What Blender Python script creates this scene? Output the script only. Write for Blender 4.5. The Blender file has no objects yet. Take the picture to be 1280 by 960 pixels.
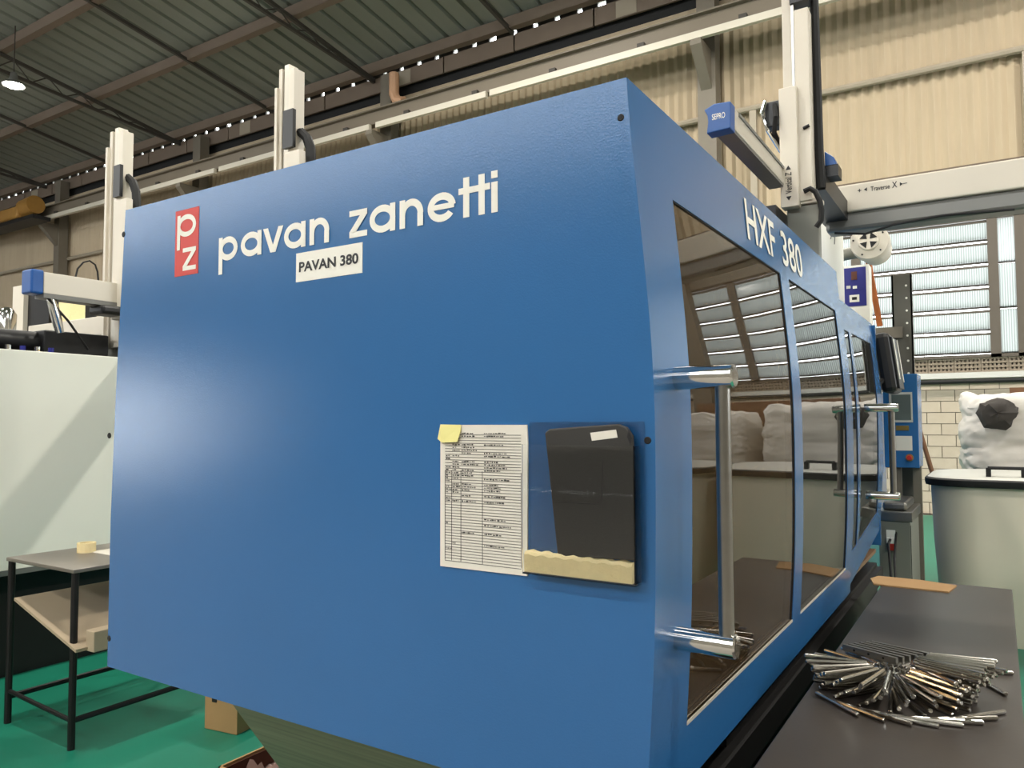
import bpy, math, random
from mathutils import Vector, Matrix
random.seed(7)
SC = bpy.context.scene
COL = SC.collection

# ------------------------------------------------------------------ camera
F, CH = 955.0, 1.5                       # focal length in pixels of a 1280x960 frame, eye height
d1 = Vector((-868 - 640, -(533 - 480), F)).normalized()
d2 = Vector((1243 - 640, -(526 - 480), F)).normalized()
d2 = (d2 - d1 * d1.dot(d2)).normalized()
upv = d2.cross(d1)
if upv.y < 0: upv = -upv
MW = Matrix((-d1, d2, upv))              # world = MW @ (right, up, forward)
EYE = Vector((0, 0, CH))
def ray(px, py): return MW @ Vector(((px - 640) / F, (480 - py) / F, 1))
def onY(px, py, Y): r = ray(px, py); return EYE + r * (Y / r.y)
def onX(px, py, X): r = ray(px, py); return EYE + r * (X / r.x)
def onZ(px, py, Z): r = ray(px, py); return EYE + r * ((Z - CH) / r.z)
cd = bpy.data.cameras.new('camera'); cam = bpy.data.objects.new('camera', cd); COL.objects.link(cam)
right, up_, fwd = MW @ Vector((1, 0, 0)), MW @ Vector((0, 1, 0)), MW @ Vector((0, 0, 1))
mw = Matrix((right, up_, -fwd)).transposed().to_4x4(); mw.translation = EYE
cam.matrix_world = mw
cd.sensor_width = 36; cd.lens = F / 1280 * 36; cd.clip_start = .02; cd.clip_end = 300
SC.camera = cam

# ------------------------------------------------------------------ world and exposure
wd = bpy.data.worlds.new('overcast'); SC.world = wd; wd.use_nodes = True
bg = wd.node_tree.nodes['Background']; bg.inputs[0].default_value = (.93, .97, 1.0, 1); bg.inputs[1].default_value = 9.0
SC.view_settings.view_transform = 'Standard'; SC.view_settings.look = 'None'
SC.view_settings.gamma = 1; SC.view_settings.use_curve_mapping = False; SC.view_settings.exposure = 0.25
LAMP_W = 270

# ------------------------------------------------------------------ helpers
def lin(c):
    return tuple(((v / 255) / 12.92 if v / 255 <= .04045 else ((v / 255 + .055) / 1.055) ** 2.4) for v in c)
MATS = {}
def mat(name, rgb, rough=.5, metal=0., var=.0, scale=8., bump=0., bscale=60., spec=.5, coat=0., stretch=None):
    if name in MATS: return MATS[name]
    m = bpy.data.materials.new(name); m.use_nodes = True; nt = m.node_tree
    b = nt.nodes['Principled BSDF']; c = lin(rgb)
    b.inputs['Base Color'].default_value = (*c, 1); b.inputs['Roughness'].default_value = rough
    b.inputs['Metallic'].default_value = metal; b.inputs['Specular IOR Level'].default_value = spec
    b.inputs['Coat Weight'].default_value = coat
    if var or bump:
        tc = nt.nodes.new('ShaderNodeTexCoord'); mp = nt.nodes.new('ShaderNodeMapping')
        nt.links.new(tc.outputs['Object'], mp.inputs[0])
        if stretch: mp.inputs['Scale'].default_value = stretch
    if var:
        n = nt.nodes.new('ShaderNodeTexNoise'); n.inputs['Scale'].default_value = scale; n.inputs['Detail'].default_value = 6
        nt.links.new(mp.outputs[0], n.inputs['Vector'])
        r = nt.nodes.new('ShaderNodeMix'); r.data_type = 'RGBA'
        r.inputs['A'].default_value = (*[max(0, v * (1 - var)) for v in c], 1)
        r.inputs['B'].default_value = (*[min(1, v * (1 + var)) for v in c], 1)
        nt.links.new(n.outputs['Fac'], r.inputs['Factor']); nt.links.new(r.outputs['Result'], b.inputs['Base Color'])
    if bump:
        n2 = nt.nodes.new('ShaderNodeTexNoise'); n2.inputs['Scale'].default_value = bscale; n2.inputs['Detail'].default_value = 3
        nt.links.new(mp.outputs[0], n2.inputs['Vector'])
        bp = nt.nodes.new('ShaderNodeBump'); bp.inputs['Strength'].default_value = bump; bp.inputs['Distance'].default_value = .004
        nt.links.new(n2.outputs['Fac'], bp.inputs['Height']); nt.links.new(bp.outputs[0], b.inputs['Normal'])
    MATS[name] = m
    return m
def glass(name, tint, rough=.02, ior=1.5, ribs=False, haze=0., film=None):
    m = bpy.data.materials.new(name); m.use_nodes = True; nt = m.node_tree; nt.nodes.clear()
    o = nt.nodes.new('ShaderNodeOutputMaterial'); t = nt.nodes.new('ShaderNodeBsdfTransparent'); t.inputs[0].default_value = (*tint, 1)
    g = nt.nodes.new('ShaderNodeBsdfGlossy'); g.inputs['Roughness'].default_value = rough
    fr = nt.nodes.new('ShaderNodeFresnel'); fr.inputs[0].default_value = ior
    mx = nt.nodes.new('ShaderNodeMixShader'); nt.links.new(fr.outputs[0], mx.inputs[0]); nt.links.new(g.outputs[0], mx.inputs[2])
    src = t.outputs[0]
    if haze:
        d = nt.nodes.new('ShaderNodeBsdfTranslucent'); d.inputs[0].default_value = (.8, .85, .82, 1)
        m2 = nt.nodes.new('ShaderNodeMixShader'); m2.inputs[0].default_value = haze
        if ribs:
            tc = nt.nodes.new('ShaderNodeTexCoord'); w = nt.nodes.new('ShaderNodeTexWave'); w.inputs['Scale'].default_value = 9.5
            w.bands_direction = 'X'; nt.links.new(tc.outputs['Object'], w.inputs['Vector'])
            mr = nt.nodes.new('ShaderNodeMapRange'); mr.inputs['To Min'].default_value = haze * .4; mr.inputs['To Max'].default_value = min(1, haze * 1.2)
            nt.links.new(w.outputs['Fac'], mr.inputs['Value']); nt.links.new(mr.outputs[0], m2.inputs[0])
        nt.links.new(t.outputs[0], m2.inputs[1]); nt.links.new(d.outputs[0], m2.inputs[2]); src = m2.outputs[0]
    if film:                     # diffuse veil standing in for the lit interior seen through the pane
        df = nt.nodes.new('ShaderNodeBsdfDiffuse'); df.inputs[0].default_value = (*film[0], 1)
        m3 = nt.nodes.new('ShaderNodeMixShader'); m3.inputs[0].default_value = film[1]
        nt.links.new(src, m3.inputs[1]); nt.links.new(df.outputs[0], m3.inputs[2]); src = m3.outputs[0]
    nt.links.new(src, mx.inputs[1]); nt.links.new(mx.outputs[0], o.inputs[0]); MATS[name] = m
    return m
def emit(name, rgb, s):
    m = bpy.data.materials.new(name); m.use_nodes = True; b = m.node_tree.nodes['Principled BSDF']
    b.inputs['Base Color'].default_value = (*rgb, 1); b.inputs['Emission Color'].default_value = (*rgb, 1); b.inputs['Emission Strength'].default_value = s
    MATS[name] = m; return m

def tag(o, label=None, cat=None, group=None, kind=None):
    if label: o['label'] = label
    if cat: o['category'] = cat
    if group: o['group'] = group
    if kind: o['kind'] = kind
    return o
def origin(o):
    v = Vector((0, 0, 0))
    while o is not None: v = v + o.location; o = o.parent
    return v
def empty(name, loc, label=None, cat=None, group=None, kind=None):
    o = bpy.data.objects.new(name, None); COL.objects.link(o); o.location = loc; o.empty_display_size = .1
    return tag(o, label, cat, group, kind)
class MB:
    def __init__(s): s.v = []; s.f = []
    def add(s, vs, fs):
        n = len(s.v); s.v += [Vector(v) for v in vs]; s.f += [tuple(i + n for i in f) for f in fs]; return s
    def box(s, x0, x1, y0, y1, z0, z1):
        return s.add([(x0, y0, z0), (x1, y0, z0), (x1, y1, z0), (x0, y1, z0), (x0, y0, z1), (x1, y0, z1), (x1, y1, z1), (x0, y1, z1)],
                     [(0, 3, 2, 1), (4, 5, 6, 7), (0, 1, 5, 4), (1, 2, 6, 5), (2, 3, 7, 6), (3, 0, 4, 7)])
    def obox(s, c, size, R=None):
        R = R or Matrix.Identity(3); n = len(s.v); a, b, d = [q / 2 for q in size]
        s.box(-a, a, -b, b, -d, d)
        for i in range(n, len(s.v)): s.v[i] = R @ s.v[i] + Vector(c)
        return s
    def bar(s, p0, p1, w, h):
        p0, p1 = Vector(p0), Vector(p1); d = p1 - p0
        if abs(d.normalized().z) > .99: x = Vector((1, 0, 0))
        else: x = d.cross(Vector((0, 0, 1))).normalized()
        y = d.normalized(); z = x.cross(y); R = Matrix((x, y, z)).transposed()
        return s.obox((p0 + p1) / 2, (w, d.length, h), R)
    def tube(s, p0, p1, r, n=14, r1=None):
        return s.path([p0, p1], [r, r if r1 is None else r1], n)
    def path(s, pts, r, n=10, caps=True):
        pts = [Vector(p) for p in pts]; rs = r if isinstance(r, (list, tuple)) else [r] * len(pts); vs = []; fs = []
        ref = None
        for i, p in enumerate(pts):
            d = (pts[min(i + 1, len(pts) - 1)] - pts[max(i - 1, 0)]).normalized()
            if ref is None: ref = Vector((0, 0, 1)) if abs(d.z) < .9 else Vector((1, 0, 0))
            x = (ref - d * ref.dot(d)).normalized(); y = d.cross(x); ref = x
            for k in range(n):
                a = 2 * math.pi * k / n; vs.append(p + (x * math.cos(a) + y * math.sin(a)) * rs[i])
        for i in range(len(pts) - 1):
            for k in range(n):
                k2 = (k + 1) % n; fs.append((i * n + k, i * n + k2, (i + 1) * n + k2, (i + 1) * n + k))
        if caps: fs.append(tuple(range(n))[::-1]); fs.append(tuple((len(pts) - 1) * n + k for k in range(n)))
        return s.add(vs, fs)
    def prism(s, pts, vec):
        pts = [Vector(p) for p in pts]; n = len(pts); v = Vector(vec)
        fs = [tuple(range(n))[::-1], tuple(range(n, 2 * n))] + [(i, (i + 1) % n, (i + 1) % n + n, i + n) for i in range(n)]
        return s.add(pts + [p + v for p in pts], fs)
    def lathe(s, c, prof, n=24, axis='Z', sx=1, sy=1):
        vs = []; fs = []
        for r, h in prof:
            for k in range(n):
                a = 2 * math.pi * k / n; x, y = r * math.cos(a) * sx, r * math.sin(a) * sy
                vs.append(Vector(c) + (Vector((x, y, h)) if axis == 'Z' else Vector((x, h, y)) if axis == 'Y' else Vector((h, x, y))))
        for i in range(len(prof) - 1):
            for k in range(n):
                k2 = (k + 1) % n; fs.append((i * n + k, i * n + k2, (i + 1) * n + k2, (i + 1) * n + k))
        fs.append(tuple(range(n))[::-1]); fs.append(tuple((len(prof) - 1) * n + k for k in range(n)))
        return s.add(vs, fs)
    def mesh(s, name, m, smooth=False, off=Vector((0, 0, 0))):
        me = bpy.data.meshes.new(name); me.from_pydata([v - off for v in s.v], [], s.f)
        import bmesh
        bm = bmesh.new(); bm.from_mesh(me); bmesh.ops.recalc_face_normals(bm, faces=bm.faces); bm.to_mesh(me); bm.free()
        me.materials.append(MATS[m] if isinstance(m, str) else m)
        if smooth:
            me.shade_smooth(); me.set_sharp_from_angle(angle=math.radians(35))
        return me
    def build(s, name, m, parent=None, smooth=False, bevel=0, label=None, cat=None, group=None, kind=None, loc=None):
        off = origin(parent) if parent else Vector((0, 0, 0))
        if loc is not None: off = off + Vector(loc) - (origin(parent) if parent else Vector((0, 0, 0)))
        o = bpy.data.objects.new(name, s.mesh(name, m, smooth, off)); COL.objects.link(o); o.parent = parent
        if loc is not None: o.location = Vector(loc) - (origin(parent) if parent else Vector((0, 0, 0)))
        if bevel:
            b = o.modifiers.new('bevel', 'BEVEL'); b.width = bevel; b.segments = 2; b.limit_method = 'ANGLE'; b.angle_limit = math.radians(40)
        return tag(o, label, cat, group, kind)
def link(me, name, parent=None, loc=(0, 0, 0), rot=(0, 0, 0), **k):
    o = bpy.data.objects.new(name, me); COL.objects.link(o); o.parent = parent; o.location = loc; o.rotation_euler = rot
    return tag(o, **k)
def text_into(mb, s, fn, u0, u1, v0, v1, bold=.012):
    """flat lettering fitted to a u,v box; fn(u, v) gives the world point"""
    c = bpy.data.curves.new('t', 'FONT'); c.body = s; c.offset = bold; c.resolution_u = 4
    o = bpy.data.objects.new('t', c); COL.objects.link(o); bpy.context.view_layer.update()
    me = o.evaluated_get(bpy.context.evaluated_depsgraph_get()).to_mesh()
    xs = [v.co.x for v in me.vertices]; ys = [v.co.y for v in me.vertices]
    a, b, e, g = min(xs), max(xs), min(ys), max(ys)
    mb.add([fn(u0 + (v.co.x - a) / (b - a) * (u1 - u0), v0 + (v.co.y - e) / (g - e) * (v1 - v0)) for v in me.vertices], [tuple(p.vertices) for p in me.polygons])
    o.to_mesh_clear(); bpy.data.objects.remove(o); bpy.data.curves.remove(c)
    return mb

# ------------------------------------------------------------------ materials
mat('blue_paint', (46, 102, 156), .2, var=.04, scale=3, bump=.08, bscale=260, spec=.5)
mat('deep_blue', (20, 80, 150), .35)
mat('navy', (26, 30, 120), .4)
mat('print_white', (236, 234, 222), .5)
mat('print_black', (18, 18, 20), .5)
mat('logo_red', (205, 62, 52), .5)
mat('cream_panel', (236, 236, 224), .5, var=.03, scale=2)
mat('chrome', (225, 225, 222), .10, 1)
mat('rod_chrome', (196, 192, 184), .18, 1)
mat('satin_steel', (150, 148, 142), .3, 1, var=.12, scale=6, stretch=(1, 1, 6))
mat('chute_steel', (128, 120, 100), .34, .75, var=.5, scale=4, stretch=(.5, 6, 30))
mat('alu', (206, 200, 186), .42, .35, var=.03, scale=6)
mat('alu_dark', (120, 120, 116), .45, .4)
mat('robot_cream', (214, 206, 190), .5, var=.03)
mat('bench_top', (62, 57, 53), .34, .0, var=.16, scale=5, bump=.03, bscale=90, spec=.35)
mat('black_steel', (26, 25, 25), .5, .3, var=.2)
mat('black_plastic', (20, 20, 21), .4)
mat('rubber', (14, 14, 14), .7)
mat('interior', (205, 160, 104), .5, .0, var=.15, scale=4)
mat('interior_dark', (120, 90, 62), .5, .0, var=.2, scale=4)
mat('floor_green', (18, 116, 92), .42, var=.14, scale=1.3, bump=.04, bscale=40)
mat('low_bounce_floor', (138, 132, 122), .6, var=.12, scale=1.5)
mat('roof_sheet', (128, 132, 122), .55, .25, var=.08, scale=1.5, stretch=(4, .4, 1))
mat('roof_steel', (112, 98, 84), .6, .1, var=.10, scale=2)
mat('truss_steel', (62, 58, 52), .6, .1)
mat('beam_grey', (150, 140, 122), .55, var=.06, scale=2)
mat('crane_beam', (112, 103, 88), .55, var=.06, scale=2)
mat('rail_light', (196, 190, 174), .5)
mat('wall_sheet', (174, 158, 132), .7, var=.12, scale=1.2, stretch=(5, 1, .6))
mat('column_grey', (108, 101, 88), .6, var=.08)
mat('upright_grey', (88, 86, 78), .5, .3)
mat('block', (186, 172, 154), .85, var=.10, scale=6, bump=.2, bscale=60)
mat('mortar', (120, 112, 102), .9, var=.1)
mat('concrete', (150, 146, 136), .85, var=.12, scale=3)
mat('vent_block', (136, 124, 108), .85, var=.1)
mat('frame_steel', (92, 84, 74), .55, .2)
mat('paper', (226, 221, 208), .8, var=.03, scale=20)
mat('ink', (70, 68, 66), .8)
mat('sticky', (222, 214, 140), .8)
mat('foam', (246, 226, 172), .9, var=.08, scale=60, bump=.4, bscale=220)
mat('tablet_case', (44, 42, 38), .6, bump=.1, bscale=300)
mat('cardboard', (176, 138, 92), .85, var=.08, scale=8)
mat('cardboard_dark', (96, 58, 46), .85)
mat('bag_white', (214, 209, 200), .75, var=.05, scale=10, bump=.35, bscale=28)
mat('cloth_dark', (58, 54, 50), .9, bump=.4, bscale=40)
mat('bin_grey', (224, 214, 194), .42, .1, var=.06, scale=3, bump=.05, bscale=20)
mat('lid', (206, 206, 198), .35, .2)
mat('wood', (120, 84, 56), .7, var=.2, scale=6)
mat('orange_wood', (186, 104, 48), .6, var=.15)
mat('table_top', (140, 132, 124), .38, .5, var=.15, scale=4)
mat('shelf_board', (178, 160, 134), .7, var=.1, scale=5)
mat('grey_paint', (126, 126, 116), .45, .15, var=.06)
mat('yellow_paint', (150, 110, 46), .6, var=.15)
mat('red_knob', (180, 40, 28), .4)
mat('screen', (96, 104, 100), .2)
mat('brass', (190, 160, 90), .3, .9)
mat('plastic_film', (150, 120, 110), .2, spec=.8)
mat('pipe_pvc', (190, 150, 118), .5)
mat('leaf', (70, 105, 45), .7, var=.4, scale=3)
glass('tinted_glass', (.82, .68, .5), .012, 1.62, film=((.30, .19, .09), .16))
glass('grey_glass', (.74, .75, .72), .012, 1.66, film=((.30, .29, .24), .08))
glass('acrylic', (.985, .99, .99), .03, 1.35)
glass('ribbed_glass', (.205, .21, .2), .1, 1.45, True, .34)
emit('lamp_glow', (1, .97, .9), 60)

# ------------------------------------------------------------------ the hall
HX0, HX1, HY0, HY1 = -38.0, 9.0, -12.0, 14.0
ROOF0, RS = 10.3, .146
def roofz(y): return ROOF0 + RS * (14 - y)
fl_ = MB().box(HX0, HX1, HY0, HY1 + .3, -.1, -.004).build('floor', 'low_bounce_floor', label='factory floor green in view, with grey added beyond to cut the green bounce', cat='floor', kind='structure')
MB().box(-9, 1.6, 1.15, 13.9, -.004, 0).build('painted_zone', 'floor_green', fl_)  # green stops out of view; grey floor beyond is added to cut its bounce

# roof of ribbed metal sheets
ceil_ = empty('ceiling', (0, 14.25, ROOF0), 'sloping ribbed metal factory roof on steel purlins', 'ceiling', kind='structure')
rm = MB(); L0, L1 = .06, 14.25 - HY0
prof = [(0, 0), (.03, .09), (.09, .09), (.12, 0), (.5, 0), (.53, .09), (.59, .09), (.62, 0), (1.004, 0)]
vs = [(x, 0, z) for x, z in prof] + [(x, -L1, z + RS * L1) for x, z in prof]; n = len(prof)
rm.add(vs, [(i, i + 1, i + 1 + n, i + n) for i in range(n - 1)])
rme = rm.mesh('roof_sheet', 'roof_sheet')
for i in range(int(HX1 - HX0)): link(rme, 'roof_sheet', ceil_, (HX0 + i, 0, 0))
PY_ = [13.72, 11.3, 8.93, 6.5, 4.1, 1.7, -.7, -3.1, -5.5, -7.9, -10.3]
for y in PY_:
    z = roofz(y) - .005
    MB().box(HX0, HX1, y - .05, y + .05, z - .24, z).box(HX0, HX1, y - .05, y + .12, z - .25, z - .235).build(
        'purlin', 'roof_steel', ceil_)
for x in (-24.45, -16.6, -8.75, -.9):     # tie rafters at mid bay
    MB().bar((x, 13.9, roofz(13.9) - .25), (x, HY0, roofz(HY0) - .25), .07, .08).build('rafter', 'truss_steel', ceil_)
TRX = (-28.6, -20.75, -12.85, -4.9, 3.0)
for x in TRX:
    t = empty('roof_truss', (x, 13.9, roofz(13.9) - .3), 'dark lattice roof truss tapering to the eave under the purlins', 'truss', 'lattice trusses under the roof', 'structure')
    def top(y): return roofz(y) - .30
    def bot(y): return roofz(y) - .34 - min(.075 * (13.9 - y), .75)
    MB().bar((x, 13.9, top(13.9)), (x, HY0, top(HY0)), .08, .08).build('top_chord', 'truss_steel', t)
    MB().bar((x, 13.9, bot(13.9)), (x, 3.9, bot(3.9)), .07, .07).bar((x, 3.9, bot(3.9)), (x, HY0, bot(HY0)), .07, .07).build('bottom_chord', 'truss_steel', t)
    y = 13.0; k = 0
    while y > 1:
        y2 = y - .42
        w = MB(); w.tube((x, y, top(y) if k % 2 else bot(y)), (x, y2, bot(y2) if k % 2 else top(y2)), .016, 6); w.build('web_rod', 'truss_steel', t)
        y = y2; k += 1

# eave: black gutter, comb of daylight slots, brown fascia boards
ev = empty('trim_1', (0, 14, 9.5), 'dark eave gutter with a comb of small daylight slots and brown fascia', 'eave', kind='structure')
MB().box(HX0, HX1, 14.2, 14.27, 10.02, 10.17).build('gutter_lip', 'rubber', ev)
MB().box(HX0, HX1, 13.97, 14.22, 10.0, 10.06).build('gutter_base', 'rubber', ev)
cm = MB(); x = HX0
while x < HX1:
    w_ = .43 if random.random() > .12 else .36
    cm.box(x, x + w_, 14.2, 14.262, 10.16, 10.325); x += .55
cm.build('eave_closure', 'truss_steel', ev)
fx = HX0
while fx < HX1:
    MB().box(fx + .02, fx + 1.93, 13.93, 13.98, 9.68, 10.06).build('fascia_board', 'roof_steel', ev)
    if int(fx) % 3 == 0: MB().box(fx + .5, fx + .95, 13.925, 13.93, 9.7, 10.04).build('fascia_patch', 'beam_grey', ev)
    fx += 1.95
MB().box(HX0, HX1, 14.1, 14.2, 9.3, 10.02).build('shadow_board', 'rubber', ev)  # black sheet stands in for the shaded recess under the fascia

# back wall
wb = empty('wall_back', (0, 14, 0), 'factory back wall of beige corrugated sheeting over pale concrete blocks', 'wall', kind='structure')
cs = MB(); P = .183; W = P * 12; pts = []
for i in range(12 * 6 + 1):
    x = W * i / 72; pts.append((x, .028 * math.cos(2 * math.pi * x / P)))
n = len(pts)
def sheet(h):
    m = MB(); m.add([(x, y, 0) for x, y in pts] + [(x, y, h) for x, y in pts], [(i, i + 1, i + 1 + n, i + n) for i in range(n - 1)]); return m.mesh('corrugated_sheet', 'wall_sheet', True)
s_lo, s_hi = sheet(2.35), sheet(2.16)
x = HX0; k = 0
while x < HX1:
    link(s_lo, 'corrugated_sheet', wb, (x, .055 + .008 * (k % 2), 4.95)); link(s_hi, 'corrugated_sheet', wb, (x, .03 + .008 * (k % 2), 7.2))
    x += W - .03; k += 1
MB().box(HX0, HX1, 14.09, 14.16, 4.9, 9.5).build('outer_skin', 'wall_sheet', wb)
MB().tube((HX0, 13.93, 7.22), (HX1, 13.93, 7.22), .06, 8).build('girt', 'beam_grey', wb)
for gx in (-3.6, .55, -7, -10.5, 4.5): MB().box(gx - .06, gx + .06, 13.9, 13.98, 4.95, 7.2).build('stud', 'beam_grey', wb)
MB().box(HX0, HX1, 13.95, 14.2, 4.7, 4.97).build('transom', 'column_grey', wb)
MB().box(HX0, -4.3, 14.05, 14.2, 0, 4.75).build('plain_wall', 'concrete', wb)
MB().box(5.6, HX1, 14.05, 14.2, 0, 4.75).build('plain_wall', 'concrete', wb)
MB().box(-4.3, 5.6, 14.06, 14.2, 0, 2.24).build('mortar_bed', 'mortar', wb)
bm_ = MB().box(0, .39, 0, .06, 0, .17).mesh('block', 'block')
for r in range(12):
    for c in range(16):
        link(bm_, 'block', wb, (-1.75 + c * .4 - (.2 if r % 2 else 0), .004 * random.random(), .02 + r * .18))
MB().box(-4.3, 5.6, 13.93, 14.1, 2.17, 2.26).build('ledge', 'lid', wb)
MB().tube((-4.3, 13.88, 2.11), (5.6, 13.88, 2.13), .035, 8).build('conduit', 'rubber', wb)
vb = MB()
for i in range(4): vb.box(0, .36, 0, .1, i * .066, i * .066 + .03)
for i in range(7): vb.box(i * .055, i * .055 + .03, .01, .09, 0, .228)
vbm = vb.mesh('vent_block', 'vent_block')
MB().box(-4.3, 5.6, 14.12, 14.18, 2.26, 2.5).build('vent_backing', 'mortar', wb)
for i in range(27): link(vbm, 'vent_block', wb, (-4.2 + .365 * i, .0, 2.265))

def louvre(nm, x0, x1, z0, z1, rows, label, slanted=True):
    w = empty(nm, ((x0 + x1) / 2, 14.05, z0), label, 'window', kind='structure')
    fr = MB().box(x0, x0 + .07, 13.97, 14.1, z0, z1).box(x1 - .07, x1, 13.97, 14.1, z0, z1).box(x0, x1, 13.97, 14.1, z1 - .06, z1).box(x0, x1, 13.97, 14.1, z0, z0 + .05)
    fr.build('window_frame', 'frame_steel', w)
    h = (z1 - z0 - .1) / rows
    for r in range(rows):
        zc = z0 + .05 + h * (r + .5); ph_ = h * (.80 if slanted else .96)
        R = Matrix.Rotation(math.radians(-14 if slanted else 0), 3, 'X')
        MB().obox(((x0 + x1) / 2, 14.05, zc), (x1 - x0 - .14, .008, ph_), R).build('louvre_pane', 'ribbed_glass', w)
        for sg in ((-1, 1) if slanted else (-1,)):
            zz = zc + sg * ph_ / 2
            MB().box(x0 + .07, x1 - .07, 14.03 - sg * .03, 14.06 - sg * .03, zz - .02, zz + .016).build('louvre_bar', 'frame_steel', w)
        if slanted: MB().box((x0 + x1) / 2 - .008, (x0 + x1) / 2 + .008, 14.0, 14.03, zc - h * .5, zc - h * .4).build('louvre_link', 'frame_steel', w)
    return w
louvre('window_1', -1.95, .02, 2.49, 4.72, 6, 'wide louvre window with ribbed glass slats beside the perforated steel upright')
louvre('window_2', .02, .38, 2.49, 4.72, 3, 'narrow fixed window strip of ribbed glass between two steel mullions', False)
louvre('window_3', .38, 2.5, 2.49, 4.72, 6, 'wide louvre window above the white sack stacks')
louvre('window_4', 2.5, 5.6, 2.49, 4.72, 6, 'wide louvre window above the cardboard boxes')
louvre('window_5', -4.3, -1.95, 2.49, 4.72, 6, 'wide louvre window hidden behind the blue machine')

# columns, crane beam
for x in (-27.2, -19.5, -12.2, -4.35, 3.4):
    c = empty('steel_column', (x, 13.75, 0), 'grey steel wall column with a bracket carrying the crane beam', 'column', 'wall columns under the crane beam', 'structure')
    MB().box(x - .17, x + .17, 13.6, 13.9, 0, 9.9).build('shaft', 'column_grey', c)
    MB().box(x - .2, x + .2, 13.58, 13.92, 6.2, 6.24).build('splice_plate', 'column_grey', c)
    MB().prism([(x - .1, 13.62, 8.34), (x - .1, 13.02, 8.34), (x - .1, 13.02, 8.24), (x - .1, 13.62, 7.6)], (.2, 0, 0)).build('bracket', 'column_grey', c)
cb = empty('trim_2', (0, 13.2, 8.6), 'long grey crane runway beam with a pale conductor rail', 'beam', kind='structure')
bz = 8.5
MB().box(HX0, HX1, 13.17, 13.23, bz, bz + .34).box(HX0, HX1, 13.06, 13.34, bz + .31, bz + .34).box(HX0, HX1, 13.1, 13.3, bz - .02, bz + .02).build('runway_beam', 'crane_beam', cb)
for a, b in ((HX0, -17.9), (-17.7, -12.2), (-12.0, -8.9), (-8.8, 9)):
    MB().box(a, b, 13.03, 13.12, bz - .15, bz - .02).build('conductor_rail', 'rail_light', cb)
x = -34
while x < 6:
    MB().box(x, x + .14, 13.09, 13.17, bz - .0, bz + .09).build('rail_clip', 'truss_steel', cb); x += 1.9
MB().path([(-11.8, 13.45, 9.75), (-11.8, 13.45, 9.25), (-11.72, 13.45, 9.08), (-11.5, 13.45, 9.0)], .12, 10).build('rain_pipe', 'pipe_pvc', smooth=True,
    label='pale brown bent rain pipe beside the wall column', cat='pipe', loc=(-11.8, 13.45, 9.0))

# other walls of the hall (behind the camera and to the sides)
wr = empty('wall_rear', (0, HY0, 0), 'grey hall wall with a wide daylight gateway', 'wall', kind='structure')
RZ = roofz(HY0)
def rw(x0, x1, z0, z1): MB().box(x0, x1, HY0 - .2, HY0, z0, z1).build('wall_panel', 'concrete', wr)
GA, GB, GC, GD = -29.5, -23.0, -20.8, -19.6
rw(HX0, GA, 0, 8.3); rw(HX0, HX1, 10.2, RZ); rw(GA, GB, 3.3, 8.3); rw(GB, GC, 0, 8.3); rw(GC, GD, 3.0, 8.3); rw(GC, GD, 0, .6); rw(GD, HX1, 0, 8.3)
def sw(nm, x, d, label):
    w = empty(nm, (x, 0, 0), label, 'wall', kind='structure')
    MB().prism([(x, HY0, 0), (x, 14.2, 0), (x, 14.2, roofz(14.2)), (x, HY0, RZ)], (d, 0, 0)).build('wall_panel', 'concrete', w)
sw('wall_left', HX0, -.2, 'plain grey end wall of the hall, far beyond the robots')
wrt = empty('wall_right', (HX1, 0, 0), 'plain grey hall wall with a band of openings', 'wall', kind='structure')
def rr(y0, y1, z0, z1, zb=None):
    MB().prism([(HX1, y0, z0), (HX1, y1, z0), (HX1, y1, z1), (HX1, y0, zb or z1)], (.2, 0, 0)).build('wall_panel', 'concrete', wrt)
rr(HY0, 14.2, 0, 2.6); rr(HY0, 4, 2.6, 4.4); rr(12, 14.2, 2.6, 4.4); rr(HY0, 14.2, 4.4, roofz(14.2), RZ)

# high-bay lamps
def lamp(x, y, z, e=1):
    o = empty('high_bay_lamp', (x, y, z), 'glowing round high-bay lamp hanging below the roof purlins', 'lamp', 'high-bay lamps under the roof')
    MB().lathe((x, y, z), [(.05, .28), (.07, .26), (.1, .1), (.25, -.02), (.26, -.04), (.24, -.04), (.09, .09)], 20).build('reflector', 'alu_dark', o, True)
    MB().lathe((x, y, z), [(.02, -.1), (.12, -.08), (.2, -.03), (.2, .0), (.05, .03)], 20).build('diffuser', 'lamp_glow', o, True)
    MB().tube((x, y, z + .25), (x, y, roofz(y) - .05), .012, 6).build('suspension_rod', 'truss_steel', o)
    ld = bpy.data.lights.new('high_bay_light', 'AREA'); ld.shape = 'DISK'; ld.size = .42; ld.energy = LAMP_W * e; ld.color = (1, .95, .86)
    l = bpy.data.objects.new('lamp_light', ld); COL.objects.link(l); l.parent = o; l.location = (0, 0, -.13)
lp = onZ(17, 105, 9.6)
for x in (lp.x, lp.x + 8, lp.x + 16, lp.x + 23.5):
    for y in (lp.y, 1.2, -6.2): lamp(x, y, 9.6)
for x in (1.2, -7.5): lamp(x, 9.2, 10.25, 1.3)

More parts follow.
